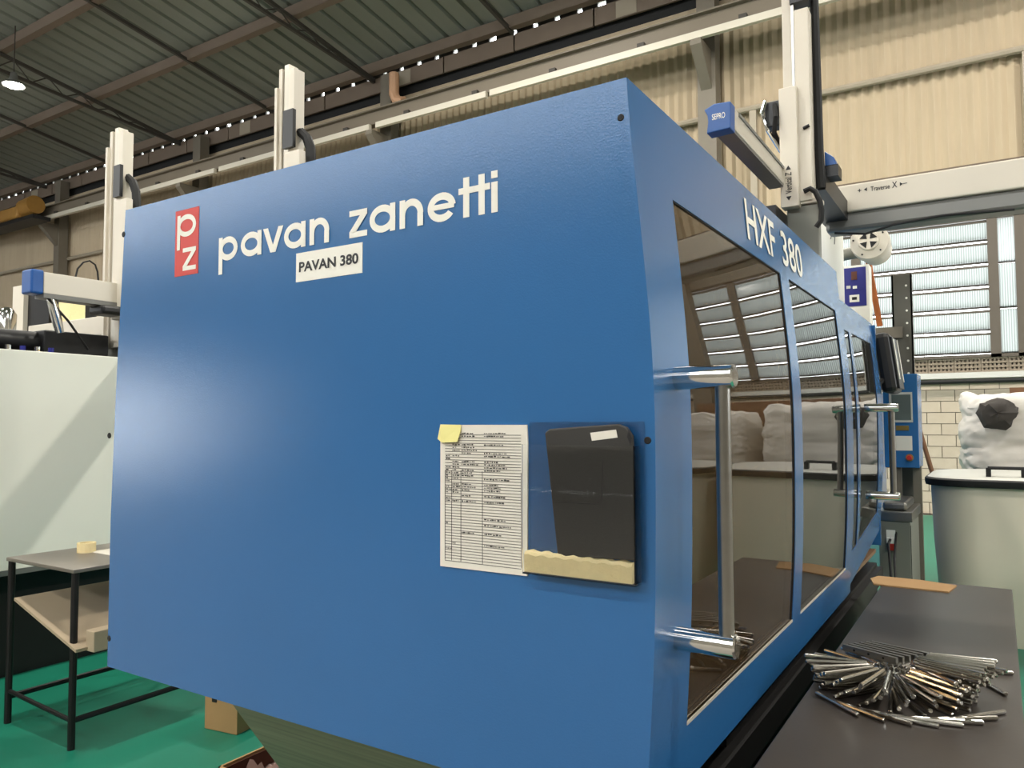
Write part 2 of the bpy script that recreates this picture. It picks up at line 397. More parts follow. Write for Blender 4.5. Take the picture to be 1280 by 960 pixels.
# ------------------------------------------------------------------ the blue moulding machine
PYF = 1.353
PROF = [(-.568, .75), (-.562, .862), (-.5575, .924), (-.551, 1.009), (-.5445, 1.156), (-.541, 1.392), (-.5405, 1.5), (-.543, 1.598), (-.548, 1.69), (-.566, 1.883), (-.571, 1.942), (-.581, 2.03), (-.593, 2.172)]
def profx(z):
    if z <= PROF[0][1]: return PROF[0][0]
    for (xa, za), (xb, zb) in zip(PROF, PROF[1:]):
        if z <= zb: return xa + (xb - xa) * (z - za) / (zb - za)
    return PROF[-1][0]
def profs(z):   # smoothed
    return sum(profx(min(2.172, max(.75, z + d))) for d in (-.09, -.06, -.03, 0, .03, .06, .09)) / 7
def zsteps(z0, z1, marks=(), n=22):
    return sorted(set([round(z0 + (z1 - z0) * i / n, 4) for i in range(n + 1)] + [round(m, 4) for m in marks]))
def shell(mb, ys, zs, hole, xo=0., th=.025, rise=0.):
    V = {}; vs = []; fs = []
    def vid(i, j, s):
        if (i, j, s) not in V: V[(i, j, s)] = len(vs); vs.append((profs(zs[j]) + xo - (th if s else 0), ys[i], zs[j] + rise * (ys[i] - 3.66) / 1.4 * (2.06 - zs[j]) / 1.3))
        return V[(i, j, s)]
    keep = lambda i, j: 0 <= i < len(ys) - 1 and 0 <= j < len(zs) - 1 and not hole((ys[i] + ys[i + 1]) / 2, (zs[j] + zs[j + 1]) / 2)
    for i in range(len(ys) - 1):
        for j in range(len(zs) - 1):
            if not keep(i, j): continue
            q = [(i, j), (i + 1, j), (i + 1, j + 1), (i, j + 1)]
            fs.append(tuple(vid(a, b, 0) for a, b in q)); fs.append(tuple(vid(a, b, 1) for a, b in q[::-1]))
            for (a, b), (di, dj) in zip(((0, 1), (1, 2), (2, 3), (3, 0)), ((0, -1), (1, 0), (0, 1), (-1, 0))):
                if not keep(i + di, j + dj):
                    fs.append((vid(*q[a], 0), vid(*q[b], 0), vid(*q[b], 1), vid(*q[a], 1)))
    return mb.add(vs, fs)
mc = empty('moulding_machine', (-1.44, 3.0, 0), 'large blue injection moulding machine with white lettering and tinted guard windows', 'machine')
LEFT = [(-2.294, 2.17), (-2.325, 1.6), (-2.338, 1.2), (-2.338, .753)]
zs = zsteps(.75, 2.172, n=30)
poly = [(profs(z), PYF, z) for z in zs] + [(x, PYF, z) for x, z in LEFT]
ep = MB().prism(poly, (0, .03, 0)).build('end_panel', 'blue_paint', mc)
YM, YE = 3.66, 4.82
W1 = (1.555, 2.52, .877, 1.977); W2 = (2.636, 3.514, .877, 1.977)
inw = lambda w, y, z: w[0] < y < w[1] and w[2] < z < w[3]
sp = shell(MB(), [PYF + .03, 1.555, 2.0, 2.52, 2.636, 3.1, 3.514, YM], zsteps(.75, 2.172, (.877, 1.977), 30), lambda y, z: inw(W1, y, z) or inw(W2, y, z)).build('side_guard', 'blue_paint', mc, True)
for w, gm in ((W1, 'tinted_glass'), (W2, 'grey_glass')):
    gl = shell(MB(), [w[0] - .01, (w[0] + w[1]) / 2, w[1] + .01], zsteps(w[2] - .01, w[3] + .01, n=24), lambda y, z: False, -.005, .005).build('window_pane', gm, mc, True)
    e = .003
    shell(MB(), [w[0], w[0] + e, w[1] - e, w[1]], zsteps(w[2], w[3], (w[2] + e, w[3] - e), 20), lambda y, z: w[0] + e < y < w[1] - e and w[2] + e < z < w[3] - e, -.002, .012).build('window_gasket', 'rubber', mc, True)
    MB().box(profs(w[2]) - .008, profs(w[2]) + .001, w[0], w[1], w[2] - .004, w[2] + .003).build('window_trim', 'alu', mc)
# second, lower guard with slot and door
yo = lambda px, py=600, X=-.541: onX(px, py, X).y
S0, S1, D0, D1 = 3.765, 3.9, 3.97, 4.64
zb2 = lambda y: .75
sg2 = shell(MB(), [YM + .006, S0, S1, D0, D1, YE], zsteps(.76, 2.06, (.90, 1.92), 24), lambda y, z: (S0 < y < S1 or D0 < y < D1) and .90 < z < 1.92, -.012, rise=.16).build('rear_side_guard', 'blue_paint', mc, True)
for a, b in ((S0, S1), (D0, D1)):
    shell(MB(), [a - .01, b + .01], zsteps(.89, 1.93, n=20), lambda y, z: False, -.016, .005, .16).build('window_pane', 'grey_glass', mc, True)
    e = .004
    shell(MB(), [a, a + e, b - e, b], zsteps(.9, 1.92, (.9 + e, 1.92 - e), 20), lambda y, z: a + e < y < b - e and .9 + e < z < 1.92 - e, -.014, .02, .16).build('window_gasket', 'rubber', mc, True)
MB().box(-2.29, -.595, PYF + .03, PYF + .12, 2.15, 2.17).box(-.72, -.595, PYF + .12, YM, 2.15, 2.17).build('top_flange', 'blue_paint', mc)
MB().box(-2.29, -.60, YM + .006, YE, 2.04, 2.055).build('top_cover', 'blue_paint', mc)
MB().box(-2.335, -2.31, PYF + .03, YE, .75, 2.04).build('far_side_guard', 'blue_paint', mc)
MB().box(-2.3, -.575, YE - .03, YE, .80, 2.05).build('rear_panel', 'blue_paint', mc)
# inside
MB().box(-2.3, -.6, PYF + .04, YE - .04, .76, .78).build('drip_tray', 'interior_dark', mc)
MB().box(-2.05, -.85, 1.75, 1.95, .8, 1.95).build('toggle_plate', 'interior', mc, bevel=.02)
MB().box(-2.05, -.85, 2.65, 2.95, .8, 1.95).build('moving_platen', 'interior', mc, bevel=.02)
MB().box(-1.75, -1.1, 2.95, 3.3, 1.1, 1.7).build('mould', 'interior_dark', mc, bevel=.01)
MB().box(-2.05, -.85, 3.6, 3.85, .8, 1.95).build('fixed_platen', 'interior', mc, bevel=.02)
for x in (-1.9, -1.0):
    for z in (.98, 1.76): MB().tube((x, 1.6, z), (x, 3.9, z), .055, 16).build('tie_bar', 'satin_steel', mc, True)
MB().box(-2.29, -2.27, PYF + .04, YE - .04, .8, 2.03).build('inner_liner', 'interior', mc)
# base under the guards
MB().add([(-1.81, 1.385, .751), (-.63, 1.385, .751), (-.63, 1.94, .751), (-1.81, 1.94, .751), (-1.5, 1.62, .22), (-.85, 1.62, .22), (-.85, 1.94, .22), (-1.5, 1.94, .22)],
         [(0, 1, 5, 4), (1, 2, 6, 5), (2, 3, 7, 6), (3, 0, 4, 7), (4, 5, 6, 7), (0, 3, 2, 1)]).build('parts_chute', 'chute_steel', mc)
MB().box(-1.6, -.60, 1.95, 4.8, 0, .70).build('machine_bed', 'black_steel', mc)
MB().box(-.66, -.57, 1.42, 4.8, .6, .68).build('bed_rail', 'black_steel', mc)
MB().box(-.70, -.60, 1.5, 1.62, 0, .75).build('support_foot', 'black_steel', mc)
# lettering on the end panel
def pan(u, v): return (u, PYF - .0015, v)
def wx(px, py=300): return onY(px, py, PYF).x
BASE, XH = 1.915, .098
BASE = (onY(327, 319, PYF).z + onY(450, 296, PYF).z + onY(620, 264, PYF).z) / 3
XH = onY(620, 227, PYF).z - BASE
lt = MB(); lt2 = MB()
def ringp(x0, w, y0, h, s, a0=0, a1=360, n=28):
    cx, cy = x0 + w / 2, y0 + h / 2; sw = s; vs = []; fs = []
    for i in range(n + 1):
        a = math.radians(a0 + (a1 - a0) * i / n)
        vs += [(cx + w / 2 * math.cos(a), cy + h / 2 * math.sin(a)), (cx + (w / 2 - sw) * math.cos(a), cy + (h / 2 - s) * math.sin(a))]
    return vs, [(2 * i, 2 * i + 2, 2 * i + 3, 2 * i + 1) for i in range(n)]
def rectp(x0, x1, y0, y1): return [(x0, y0), (x1, y0), (x1, y1), (x0, y1)], [(0, 1, 2, 3)]
def letter(mb, ch, x0, x1, b, h, s, fn):
    w = x1 - x0; L = []
    if ch == 'a': L = [ringp(x0, w, b, h, s), rectp(x1 - s, x1, b, b + h)]
    elif ch == 'p': L = [ringp(x0, w, b, h, s), rectp(x0, x0 + s, b - .55 * h, b + h)]
    elif ch == 'n': L = [ringp(x0, w, b + h - w * 1.02, w * 1.02, s, 0, 180), rectp(x0, x0 + s, b, b + h), rectp(x1 - s, x1, b, b + h - w * .5)]
    elif ch == 'v': L = [([(x0, b + h), (x0 + s * 1.15, b + h), (x0 + w / 2, b + s * 1.2), (x1 - s * 1.15, b + h), (x1, b + h), (x0 + w / 2 + s * .62, b), (x0 + w / 2 - s * .62, b)], [(0, 1, 2, 6), (2, 3, 4, 5), (2, 5, 6)])]
    elif ch == 'z': L = [rectp(x0, x1, b, b + s * .85), rectp(x0, x1, b + h - s * .85, b + h), ([(x0, b + s * .8), (x0 + s * 1.35, b + s * .8), (x1, b + h - s * .8), (x1 - s * 1.35, b + h - s * .8)], [(0, 1, 2, 3)])]
    elif ch == 'e': L = [ringp(x0, w, b, h, s, 5, 325), rectp(x0 + s * .6, x1 - .004, b + h * .42, b + h * .42 + s * .75)]
    elif ch == 't': L = [rectp(x0 + w * .3, x0 + w * .3 + s, b, b + h * 1.34), rectp(x0, x1, b + h - s * .85, b + h)]
    elif ch == 'i': L = [rectp(x0, x0 + s, b, b + h), rectp(x0, x0 + s, b + h * 1.12, b + h * 1.36)]
    for k_, (vs, fs) in enumerate(L): mb.add([Vector(fn(*v)) + Vector((0, -.0004 * k_, 0)) for v in vs], fs)
cr = lambda c: 200 + c / 2.783
for ch, a, b in (('p', 207, 272), ('a', 283, 355), ('v', 360, 430), ('a', 433, 508), ('n', 522, 590), ('z', 660, 722), ('a', 730, 820), ('n', 835, 917), ('e', 932, 1030), ('t', 1040, 1094), ('t', 1092, 1150), ('i', 1154, 1183)):
    letter(lt if a < 600 else lt2, ch, wx(cr(a)), wx(cr(b)), BASE, XH, XH * .25, pan)
lt.build('brand_word', 'print_white', ep, label='white lettering reading pavan')
lt2.build('brand_word', 'print_white', ep, label='white lettering reading zanetti')
lx0, lx1 = wx(219.5), wx(248.5); lz1, lz0 = onY(234, 261.5, PYF).z, onY(233, 344, PYF).z
MB().box(lx0, lx1, PYF - .0012, PYF, lz0, lz1).build('logo_plate', 'logo_red', ep, label='red logo plate')
lg = MB(); lp2 = lambda u, v: (u, PYF - .0022, v)
lw = lx1 - lx0; lh = lz1 - lz0
letter(lg, 'p', lx0 + .1 * lw, lx1 - .10 * lw, lz0 + lh * .58, lh * .34, lh * .075, lp2)
letter(lg, 'z', lx0 + .36 * lw, lx1 - .08 * lw, lz0 + lh * .07, lh * .34, lh * .075, lp2)
lg.build('logo_letters', 'print_white', ep)
sx0, sx1 = wx(371), wx(453.5); sz1, sz0 = onY(412, 310, PYF).z, onY(412, 347, PYF).z
MB().box(sx0, sx1, PYF - .0015, PYF, sz0, sz1).build('name_sticker', 'print_white', ep)
text_into(MB(), 'PAVAN 380', lambda u, v: (u, PYF - .0025, v), sx0 + .012, sx1 - .012, sz0 + .024, sz1 - .024, .028).build('sticker_text', 'print_black', ep)
for px, py in ((776, 147), (809.5, 550.5), (136.5, 544.5), (154.5, 293), (136.5, 798)):
    p = onY(px, py, PYF); r = .0072 if px > 300 else .009
    MB().lathe((p.x, PYF - .0006, p.z), [(r * .8, -.0012), (r, 0), (r, .002)], 14, 'Y').build('bolt_hole', 'rubber', ep)
# HXF 380 on the side guard
za, zb_ = 2.005, 2.125
y_at = lambda px, py, z: onX(px, py, profs(z)).y
sgt = MB()
SZ0 = 2.015; SZ1 = 2.135
text_into(sgt, 'HXF', lambda u, v: (profs(v) + .002, u, v), onX(931, 262, -.585).y, onX(968, 315, -.585).y, SZ0, SZ1)
sgn = MB(); text_into(sgn, '380', lambda u, v: (profs(v) + .002, u, v), onX(976, 310, -.585).y, onX(1001.5, 335, -.585).y, SZ0, SZ1)
sgt.build('model_lettering', 'print_white', sp); sgn.build('model_number', 'print_white', sp)
# door handles
def handle(Y, z0, z1, reach, r, rt):
    h = empty('door_handle', (0, 0, 0)); h.parent = mc; h.location = Vector((profs(1.5), Y, z0)) - origin(mc)
    for z in (z0, z1):
        xb = profs(z) - .006
        MB().path([(xb, Y, z), (xb + reach - .004, Y, z), (xb + reach, Y, z)], [r, r, r * .86], 20).build('handle_post', 'chrome', h, True)
    MB().tube((profs(1.5) - .006 + reach * .78, Y, z0), (profs(1.5) - .006 + reach * .78, Y, z1), rt, 18).build('grip_tube', 'satin_steel', h, True)
handle(1.475, 1.072, 1.588, .125, .0235, .0145)
handle(4.1, 1.14, 1.565, .15, .02, .0145)

# ------------------------------------------------------------------ things on the end panel
def pbox(mb, px0, px1, py0, py1, Y0, Y1):
    a = onY(px0, py1, Y0); b = onY(px1, py0, Y0); return mb.box(a.x, b.x, Y0, Y1, a.z, b.z)
A = onY(552, 707, PYF); Bq = onY(661, 531, PYF)
pf = empty('paper_form', (A.x, PYF, A.z), 'printed white form filled in by hand, hung beside the black tablet', 'paper')
MB().prism([(A.x, PYF - .001, A.z), (Bq.x - .003, PYF - .001, A.z + .001), (Bq.x, PYF - .001, Bq.z - .04), (Bq.x - .002, PYF - .001, Bq.z), (A.x, PYF - .001, Bq.z)], (0, -.004, 0)).build('sheet', 'paper', pf)
pw, ph = Bq.x - A.x, Bq.z - A.z
fl = MB(); yy = PYF - .0056
def fr(u0, u1, v, t=.0008): fl.box(A.x + u0 * pw, A.x + u1 * pw, yy - .0002, yy + .0002, A.z + v * ph - t, A.z + v * ph + t)
v = .9
for i in range(46):
    fr(.06, .93, .045 + .905 * i / 46, .0005)
for u in (.06, .14, .25, .5, .93): fl.box(A.x + u * pw - .0005, A.x + u * pw + .0005, yy - .0002, yy + .0002, A.z + .05 * ph, A.z + .68 * ph)
for i in range(46):
    vv = .045 + .905 * (i + .5) / 46
    dens = .85 if i > 20 else .12
    for u0, u1 in ((.07, .13), (.15, .24), (.26, .48), (.52, .9)):
        if random.random() < dens * .8:
            u = u0
            while u < u0 + (u1 - u0) * random.uniform(.4, 1):
                l = random.uniform(.006, .03)
                fl.box(A.x + u * pw, A.x + (u + l) * pw, yy - .0002, yy + .0002, A.z + vv * ph - random.uniform(.0006, .0016), A.z + vv * ph + random.uniform(.0006, .0018)); u += l + random.uniform(.004, .014)
tag(fl.build('form_print', 'ink', pf), kind='stuff')
a = onY(550, 553, PYF); b = onY(579, 531, PYF)
MB().add([(a.x, PYF - .009, a.z + .008), (a.x + .015, PYF - .013, a.z), (b.x - .006, PYF - .014, a.z + .002), (b.x, PYF - .0075, b.z - .012), (b.x - .001, PYF - .0065, b.z), (a.x + .006, PYF - .0065, b.z + .001)],
         [(0, 1, 5), (1, 2, 4, 5), (2, 3, 4)]).build('sticky_note', 'sticky', label='yellow sticky note on the corner of the printed form', cat='note', loc=(a.x, PYF - .007, a.z))
# acrylic pocket: back, front, rim
pa = onY(664, 711, PYF); pb_ = onY(806, 527, PYF)
pk = empty('acrylic_pocket', (pa.x, PYF, pa.z), 'clear acrylic pocket on the blue panel holding the tablet', 'holder')
MB().box(pa.x, pb_.x, PYF - .003, PYF - .001, pa.z, pb_.z).build('back_sheet', 'acrylic', pk)
MB().box(pa.x, pb_.x - .008, PYF - .034, PYF - .032, pa.z - .002, pb_.z - .045).build('front_sheet', 'acrylic', pk)
MB().box(pa.x, pb_.x - .008, PYF - .034, PYF - .003, pa.z - .004, pa.z - .001).build('bottom_edge', 'acrylic', pk)
MB().box(pb_.x - .010, pb_.x - .008, PYF - .034, PYF - .003, pa.z, pb_.z - .045).build('side_edge', 'acrylic', pk)
fz = onY(730, 700, PYF - .02)
fo = MB(); n = 26
xa, xb = pa.x + .002, pb_.x - .016
tz = [onY(662, 686, PYF).z + (onY(803, 702, PYF).z - onY(662, 686, PYF).z) * i / n + .002 * math.sin(i * 1.7) for i in range(n + 1)]
vs = []
for i in range(n + 1):
    x = xa + (xb - xa) * i / n
    vs += [(x, PYF - .031, pa.z), (x, PYF - .031, tz[i] - .006), (x, PYF - .026, tz[i]), (x, PYF - .008, tz[i]), (x, PYF - .005, pa.z)]
fs = [(5 * i + k, 5 * i + (k + 1) % 5, 5 * i + 5 + (k + 1) % 5, 5 * i + 5 + k) for i in range(n) for k in range(5)] + [(0, 1, 2, 3, 4), tuple(5 * n + k for k in (4, 3, 2, 1, 0))]
fo.add(vs, fs).build('foam_strip', 'foam', smooth=True, label='pale yellow foam strip lying in the bottom of the acrylic pocket', cat='foam', loc=(xa, PYF - .02, pa.z))
# tablet
YT = PYF - .012
q = [onY(*p, YT) for p in ((700, 694), (797, 700), (795, 580), (793, 545), (786, 534), (775, 530), (690, 536), (684, 541))]
tb = empty('tablet', q[0], 'black tablet in a folio case tilted in the acrylic pocket', 'tablet')
MB().prism([(p.x, YT, p.z) for p in q], (0, -.011, 0)).build('case', 'tablet_case', tb, bevel=.003)
c1 = [onY(*p, YT - .011) for p in ((694, 627), (748, 630), (752, 626), (754, 575))]
MB().path([(p.x, YT - .0112, p.z) for p in c1], .0009, 6).build('case_seam', 'rubber', tb)
c2 = [onY(*p, YT - .0115) for p in ((738, 541), (770, 537), (772, 547), (740, 551))]
MB().prism([(p.x, YT - .0112, p.z) for p in c2], (0, -.001, 0)).build('paper_tag', 'paper', tb)
c3 = [onY(*p, YT - .0115) for p in ((786, 537), (790, 548), (788, 556), (784, 546))]
MB().prism([(p.x, YT - .0112, p.z) for p in c3], (0, -.001, 0)).build('camera_cutout', 'rubber', tb)

# ------------------------------------------------------------------ steel bench with the rods
BZ = .75
be = empty('steel_bench', (-.2, 2.5, 0), 'long bench with a dark brushed steel top beside the blue machine', 'bench')
MB().box(-.47, .035, .9, 4.1, BZ - .035, BZ).build('bench_top', 'bench_top', be, bevel=.004)
MB().box(-.468, -.455, .92, 4.08, .25, BZ - .035).build('gap_shade_sheet', 'black_steel', be)  # black sheet added to darken the gap beside the machine
for x in (-.43, -.01):
    for y in (.95, 2.5, 4.04): MB().box(x - .02, x + .02, y - .02, y + .02, 0, BZ - .03).build('leg', 'black_steel', be)
for y in (.95, 4.04): MB().box(-.43, -.01, y - .015, y + .015, .2, .23).build('stretcher', 'black_steel', be)
cbp = [onZ(*p, BZ + .001) for p in ((1088, 724), (1098, 721), (1150, 726), (1196, 733), (1186, 741), (1092, 731))]
MB().prism([(p.x, p.y, BZ) for p in cbp], (0, 0, .006)).build('cardboard_sheet', 'cardboard', label='flattened brown cardboard piece at the far end of the steel bench', cat='cardboard', loc=(cbp[0].x, cbp[0].y, BZ))
RL, RR = .165, .0062
rd = MB().path([(-RL / 2, 0, 0), (-RL / 2 + .002, 0, 0), (RL / 2 - .002, 0, 0), (RL / 2, 0, 0)], [RR * .75, RR, RR, RR * .75], 10).mesh('chrome_rod', 'rod_chrome', True)
rb = MB().box(-RL / 2, RL / 2, -.006, .006, -.009, .009).mesh('square_bar', 'satin_steel')
PCX, PCY = -.27, 2.40
GR = 'chrome rods piled on the bench'
def rod(x, y, z, az, tilt, label, me=rd): link(me, 'chrome_rod', None, (x, y, z), (0, -tilt, az), label=label, cat='rod', group=GR)
FAN = 'polished chrome rod laid in the radial fan of the pile on the bench'
for layer in range(5):
    nn = 17 if layer < 3 else 21
    for i in range(nn):
        az = 2 * math.pi * (i + .23 * layer) / nn + random.uniform(-.012, .012)
        r = (.0375 if layer < 3 else .0465) + RL / 2 + random.uniform(0, .006)
        rod(PCX + r * math.cos(az), PCY + r * math.sin(az), BZ + RR + layer * 2 * RR, az, 0, FAN)
TOP = BZ + 10 * RR                      # upper side of the fan
TAN = 'polished chrome rod laid slantwise round the outer rim of the pile'
for i in range(8):
    az = math.radians(242 + 92 * i / 7)
    rod(PCX + .234 * math.cos(az), PCY + .234 * math.sin(az), BZ + RR, az + math.radians(75) + random.uniform(-.015, .015), 0, TAN)
RIM = 'polished chrome rod lying spread on top of the radial fan'
for i in range(7):
    az = math.radians(188 + 84 * i / 6); r = .062 + RL / 2
    rod(PCX + r * math.cos(az), PCY + r * math.sin(az), TOP + RR, az, 0, RIM)
LOO = 'polished chrome rod lying loosely across the hump of the pile'
for layer, ang in enumerate((-18, -31, -8)):
    ca, sa = math.cos(math.radians(ang)), math.sin(math.radians(ang))
    for i in range(9):
        t = (i - 4 + (.5 if layer == 1 else 0)) * .0215; l_ = random.uniform(-.010, .014)
        rod(-.125 + l_ * ca - t * sa, 2.405 + l_ * sa + t * ca, TOP + RR + layer * 2 * RR, math.radians(ang + (i - 4) * 4.2) + random.uniform(-.008, .008), 0, LOO)
rod(-.045, 2.58, BZ + RR, math.radians(-58), 0, 'polished chrome rod sticking out from the pile towards the bench edge')
rod(-.06, 2.70, BZ + RR, math.radians(20), 0, 'polished chrome rod lying flat behind the one that sticks out')
SQ = 'square chrome bar with three dark holes lying on top of the pile'
for i in range(6):
    o = empty('drilled_bar', (PCX - .065 + .014 * i, PCY + .075 + .018 * i, TOP + .009), SQ, 'bar', 'drilled bars on top of the rod pile')
    R_ = math.radians(-24 + i * 1.5); o.rotation_euler = (0, 0, R_)
    link(rb, 'bar_body', o)
    for k in (-.045, -.0, .045):
        link(bpy.data.meshes.get('bar_hole') or MB().lathe((0, 0, 0), [(.0035, -.0003), (.0035, .0003)], 10, 'Y').mesh('bar_hole', 'rubber'), 'bar_hole', o, (k, -.0062, 0))

# ------------------------------------------------------------------ take-out robot on the blue machine
Xa = -.845
rb0 = empty('takeout_robot', (-.72, 3.65, 2.16), 'cream take-out robot with a blue end cap mounted on the blue machine', 'robot')
YR = 3.6; KR = YR / 4.05
X_ = lambda x: x * KR
Z_ = lambda z: 1.5 + (z - 1.5) * KR
pbox(MB(), 985, 1023, 254, 346, YR, YR + .055).build('pedestal', 'grey_paint', rb0, bevel=.006)
pbox(MB(), 982, 1026, 246, 258, YR - .01, YR + .07).build('pedestal_plate', 'robot_cream', rb0, bevel=.003)
# vertical arm
c0 = onY(978, 0, YR).x; c1_ = onY(999, 0, YR).x
MB().box(X_(-.895), X_(-.845), YR + .02, YR + .1, Z_(2.62), 3.9).build('rear_column', 'robot_cream', rb0, bevel=.004)
MB().box(X_(-.825), X_(-.755), YR - .02, YR + .08, Z_(2.62), Z_(3.62)).build('front_column', 'robot_cream', rb0, bevel=.004)
MB().box(X_(-.842), X_(-.828), YR - .01, YR + .03, Z_(2.64), 3.9).build('guide_rail', 'satin_steel', rb0)
MB().box(X_(-.845), X_(-.826), YR - .035, YR + .0, Z_(2.95), Z_(3.15)).build('slide_block', 'alu_dark', rb0, bevel=.003)
va = pbox(MB(), 976, 995, 106, 260, YR - .05, YR + .02).build('arm_cover', 'robot_cream', rb0, bevel=.004)
vx0, vx1 = onY(982, 240, YR - .05).x, onY(990, 240, YR - .05).x
vt = MB(); zq0, zq1 = onY(985, 256, YR - .05).z, onY(985, 202, YR - .05).z
fnv = lambda u, v: (vx1 - v, YR - .0515, u)
text_into(vt, 'Vertical Z', fnv, zq0 + .05, zq1 - .05, 0, vx1 - vx0)
for zz_, s_ in ((zq1 - .03, 1), (zq0 + .03, -1)):
    xm = (vx0 + vx1) / 2
    vt.add([(xm - .012, YR - .0515, zz_ - .008 * s_), (xm + .012, YR - .0515, zz_ - .008 * s_), (xm, YR - .0515, zz_ + .012 * s_)], [(0, 1, 2)])
vt.build('arm_lettering', 'print_black', va)
MB().path([(X_(-.745), YR + .07, 3.7), (X_(-.735), YR + .07, Z_(2.9)), (X_(-.73), YR + .08, Z_(2.7))], .02, 8).build('cable_chain', 'rubber', rb0)
MB().box(X_(-.845), X_(-.755), YR - .02, YR + .06, Z_(3.66), Z_(3.72)).build('arm_bracket', 'black_plastic', rb0)
MB().tube((X_(-.79), YR - .024, Z_(2.99)), (X_(-.76), YR - .024, Z_(3.0)), .008, 8).build('clamp_screw', 'black_steel', rb0)
MB().path([(X_(p), YR - .04, Z_(q)) for p, q in ((-.79, 2.66), (-.76, 2.67), (-.735, 2.65), (-.715, 2.6), (-.708, 2.55), (-.712, 2.5), (-.735, 2.47))], .012, 8).build('cable', 'rubber', rb0, True)
MB().box(X_(-.72), X_(-.655), YR + .12, YR + .22, Z_(2.77), Z_(2.83)).build('motor_base', 'black_plastic', rb0)
MB().prism([(X_(-.72), YR + .12, Z_(2.82)), (X_(-.66), YR + .12, Z_(2.82)), (X_(-.675), YR + .12, Z_(2.87)), (X_(-.72), YR + .12, Z_(2.91))], (0, .09, 0)).build('motor_cap', 'deep_blue', rb0, bevel=.006)
MB().box(-.76, -.632, YR + .08, 4.4, 2.56, 2.66).build('saddle', 'black_plastic', rb0)
# arm running along the machine, with blue cap
Y0c = 2.72
a0 = onY(883, 166, Y0c); a1 = onY(913, 126, Y0c)
capo = MB().prism([(a0.x, Y0c, a0.z - .004), (a1.x - .002, Y0c, a0.z), (a1.x, Y0c, a1.z), (a0.x + .03, Y0c, a1.z + .004), (a0.x - .008, Y0c, a1.z - .012), (a0.x + .004, Y0c, a1.z - .035), (a0.x + .006, Y0c, (a0.z + a1.z) / 2 - .01)], (0, .06, 0)).build('end_cap', 'deep_blue', rb0, bevel=.004)
text_into(MB(), 'SEPRO', lambda u, v: (u, Y0c - .0012, v), a0.x + .022, a1.x - .02, (a0.z + a1.z) / 2 - .008, (a0.z + a1.z) / 2 + .014).build('cap_lettering', 'print_white', capo)
MB().box(a0.x + .025, a1.x - .002, Y0c + .06, 3.56, a0.z + .012, a1.z - .006).build('arm_profile', 'alu', rb0, bevel=.003)
MB().box(a0.x + .02, a1.x - .005, Y0c + .065, 3.56, a0.z + .002, a0.z + .012).build('arm_underside', 'alu_dark', rb0)  # darker grey puts the shade under the arm into the colour
MB().box(a1.x - .004, a1.x + .003, Y0c + .11, 3.54, a1.z - .02, a1.z - .008).build('arm_groove', 'alu_dark', rb0)
MB().box(-.97, -.90, 2.78, 3.6, 2.455, 2.50).build('blue_carrier', 'navy', rb0)
MB().box(-1.0, -.80, 3.45, 4.0, 2.16, 2.46).build('carriage', 'black_plastic', rb0)
MB().box(-1.0, -.80, 3.68, 4.0, 2.05, 2.17).build('carriage_base', 'black_plastic', rb0)
MB().box(-.96, -.92, 3.44, 3.45, 2.36, 2.44).build('carriage_label', 'print_white', rb0)
pbox(MB(), 956, 977, 124, 160, 3.56, 3.63).build('gripper_block', 'black_plastic', rb0, bevel=.004)
p = onY(955, 160, 3.55)
MB().path([p + Vector((.01, 0, .12)), p + Vector((.0, -.03, .06)), p + Vector((.02, -.02, -.02)), p + Vector((.05, .1, -.09))], .009, 8).build('air_hose', 'chrome', rb0, True)
MB().path([p + Vector((.05, 0, .1)), p + Vector((.06, -.03, .03)), p + Vector((.045, .0, -.03)), p + Vector((.05, .2, -.09))], .011, 8).build('air_hose', 'rubber', rb0, True)
# traverse beam across the aisle
YB = 4.3
tz1, tz0 = 2.745, 2.60
tv = MB().box(-.745, 1.75, YB, YB + .16, tz0, tz1).build('traverse_beam', 'robot_cream', rb0, bevel=.008)
MB().box(-.745, 1.75, YB + .012, YB + .15, tz0 - .095, tz0 + .002).build('traverse_lower', 'alu_dark', rb0, bevel=.02)  # darker grey stands in for shade on the lower face
MB().box(-.745, 1.75, YB + .02, YB + .05, tz1 - .002, tz1 + .012).build('traverse_rail', 'roof_steel', rb0)
tt = MB(); fnt = lambda u, v: (u, YB - .0012, v)
u0 = onY(1072, 238, YB).x; u1 = onY(1134, 230, YB).x; zt = onY(1100, 235, YB).z
text_into(tt, 'Traverse', fnt, u0 + .062, u0 + .152, zt - .01, zt + .014); text_into(tt, 'X', fnt, u0 + .162, u0 + .186, zt - .01, zt + .022)
text_into(tt, '+', fnt, u0, u0 + .018, zt - .006, zt + .012); text_into(tt, '-', fnt, u1 - .02, u1, zt + .003, zt + .0065)
tt.add([fnt(u0 + .03, zt + .004), fnt(u0 + .045, zt - .006), fnt(u0 + .045, zt + .014)], [(0, 1, 2)]).add([fnt(u0 + .212, zt + .004), fnt(u0 + .198, zt - .006), fnt(u0 + .198, zt + .014)], [(0, 1, 2)])
tt.build('beam_lettering', 'print_black', tv)
MB().path([(-.7, YB + .015, 2.50), (-.55, YB + .012, 2.475), (-.42, YB + .015, 2.505), (-.2, YB + .012, 2.52), (.1, YB + .015, 2.505)], .006, 6).build('hanging_cable', 'rubber', rb0)
# the post far along the aisle that carries the beam
MB().box(1.62, 1.74, YB + .02, YB + .14, 0, 2.52).build('beam_post', 'grey_paint', rb0)
MB().box(1.55, 1.81, YB - .05, YB + .21, 0, .015).build('post_foot', 'grey_paint', rb0)

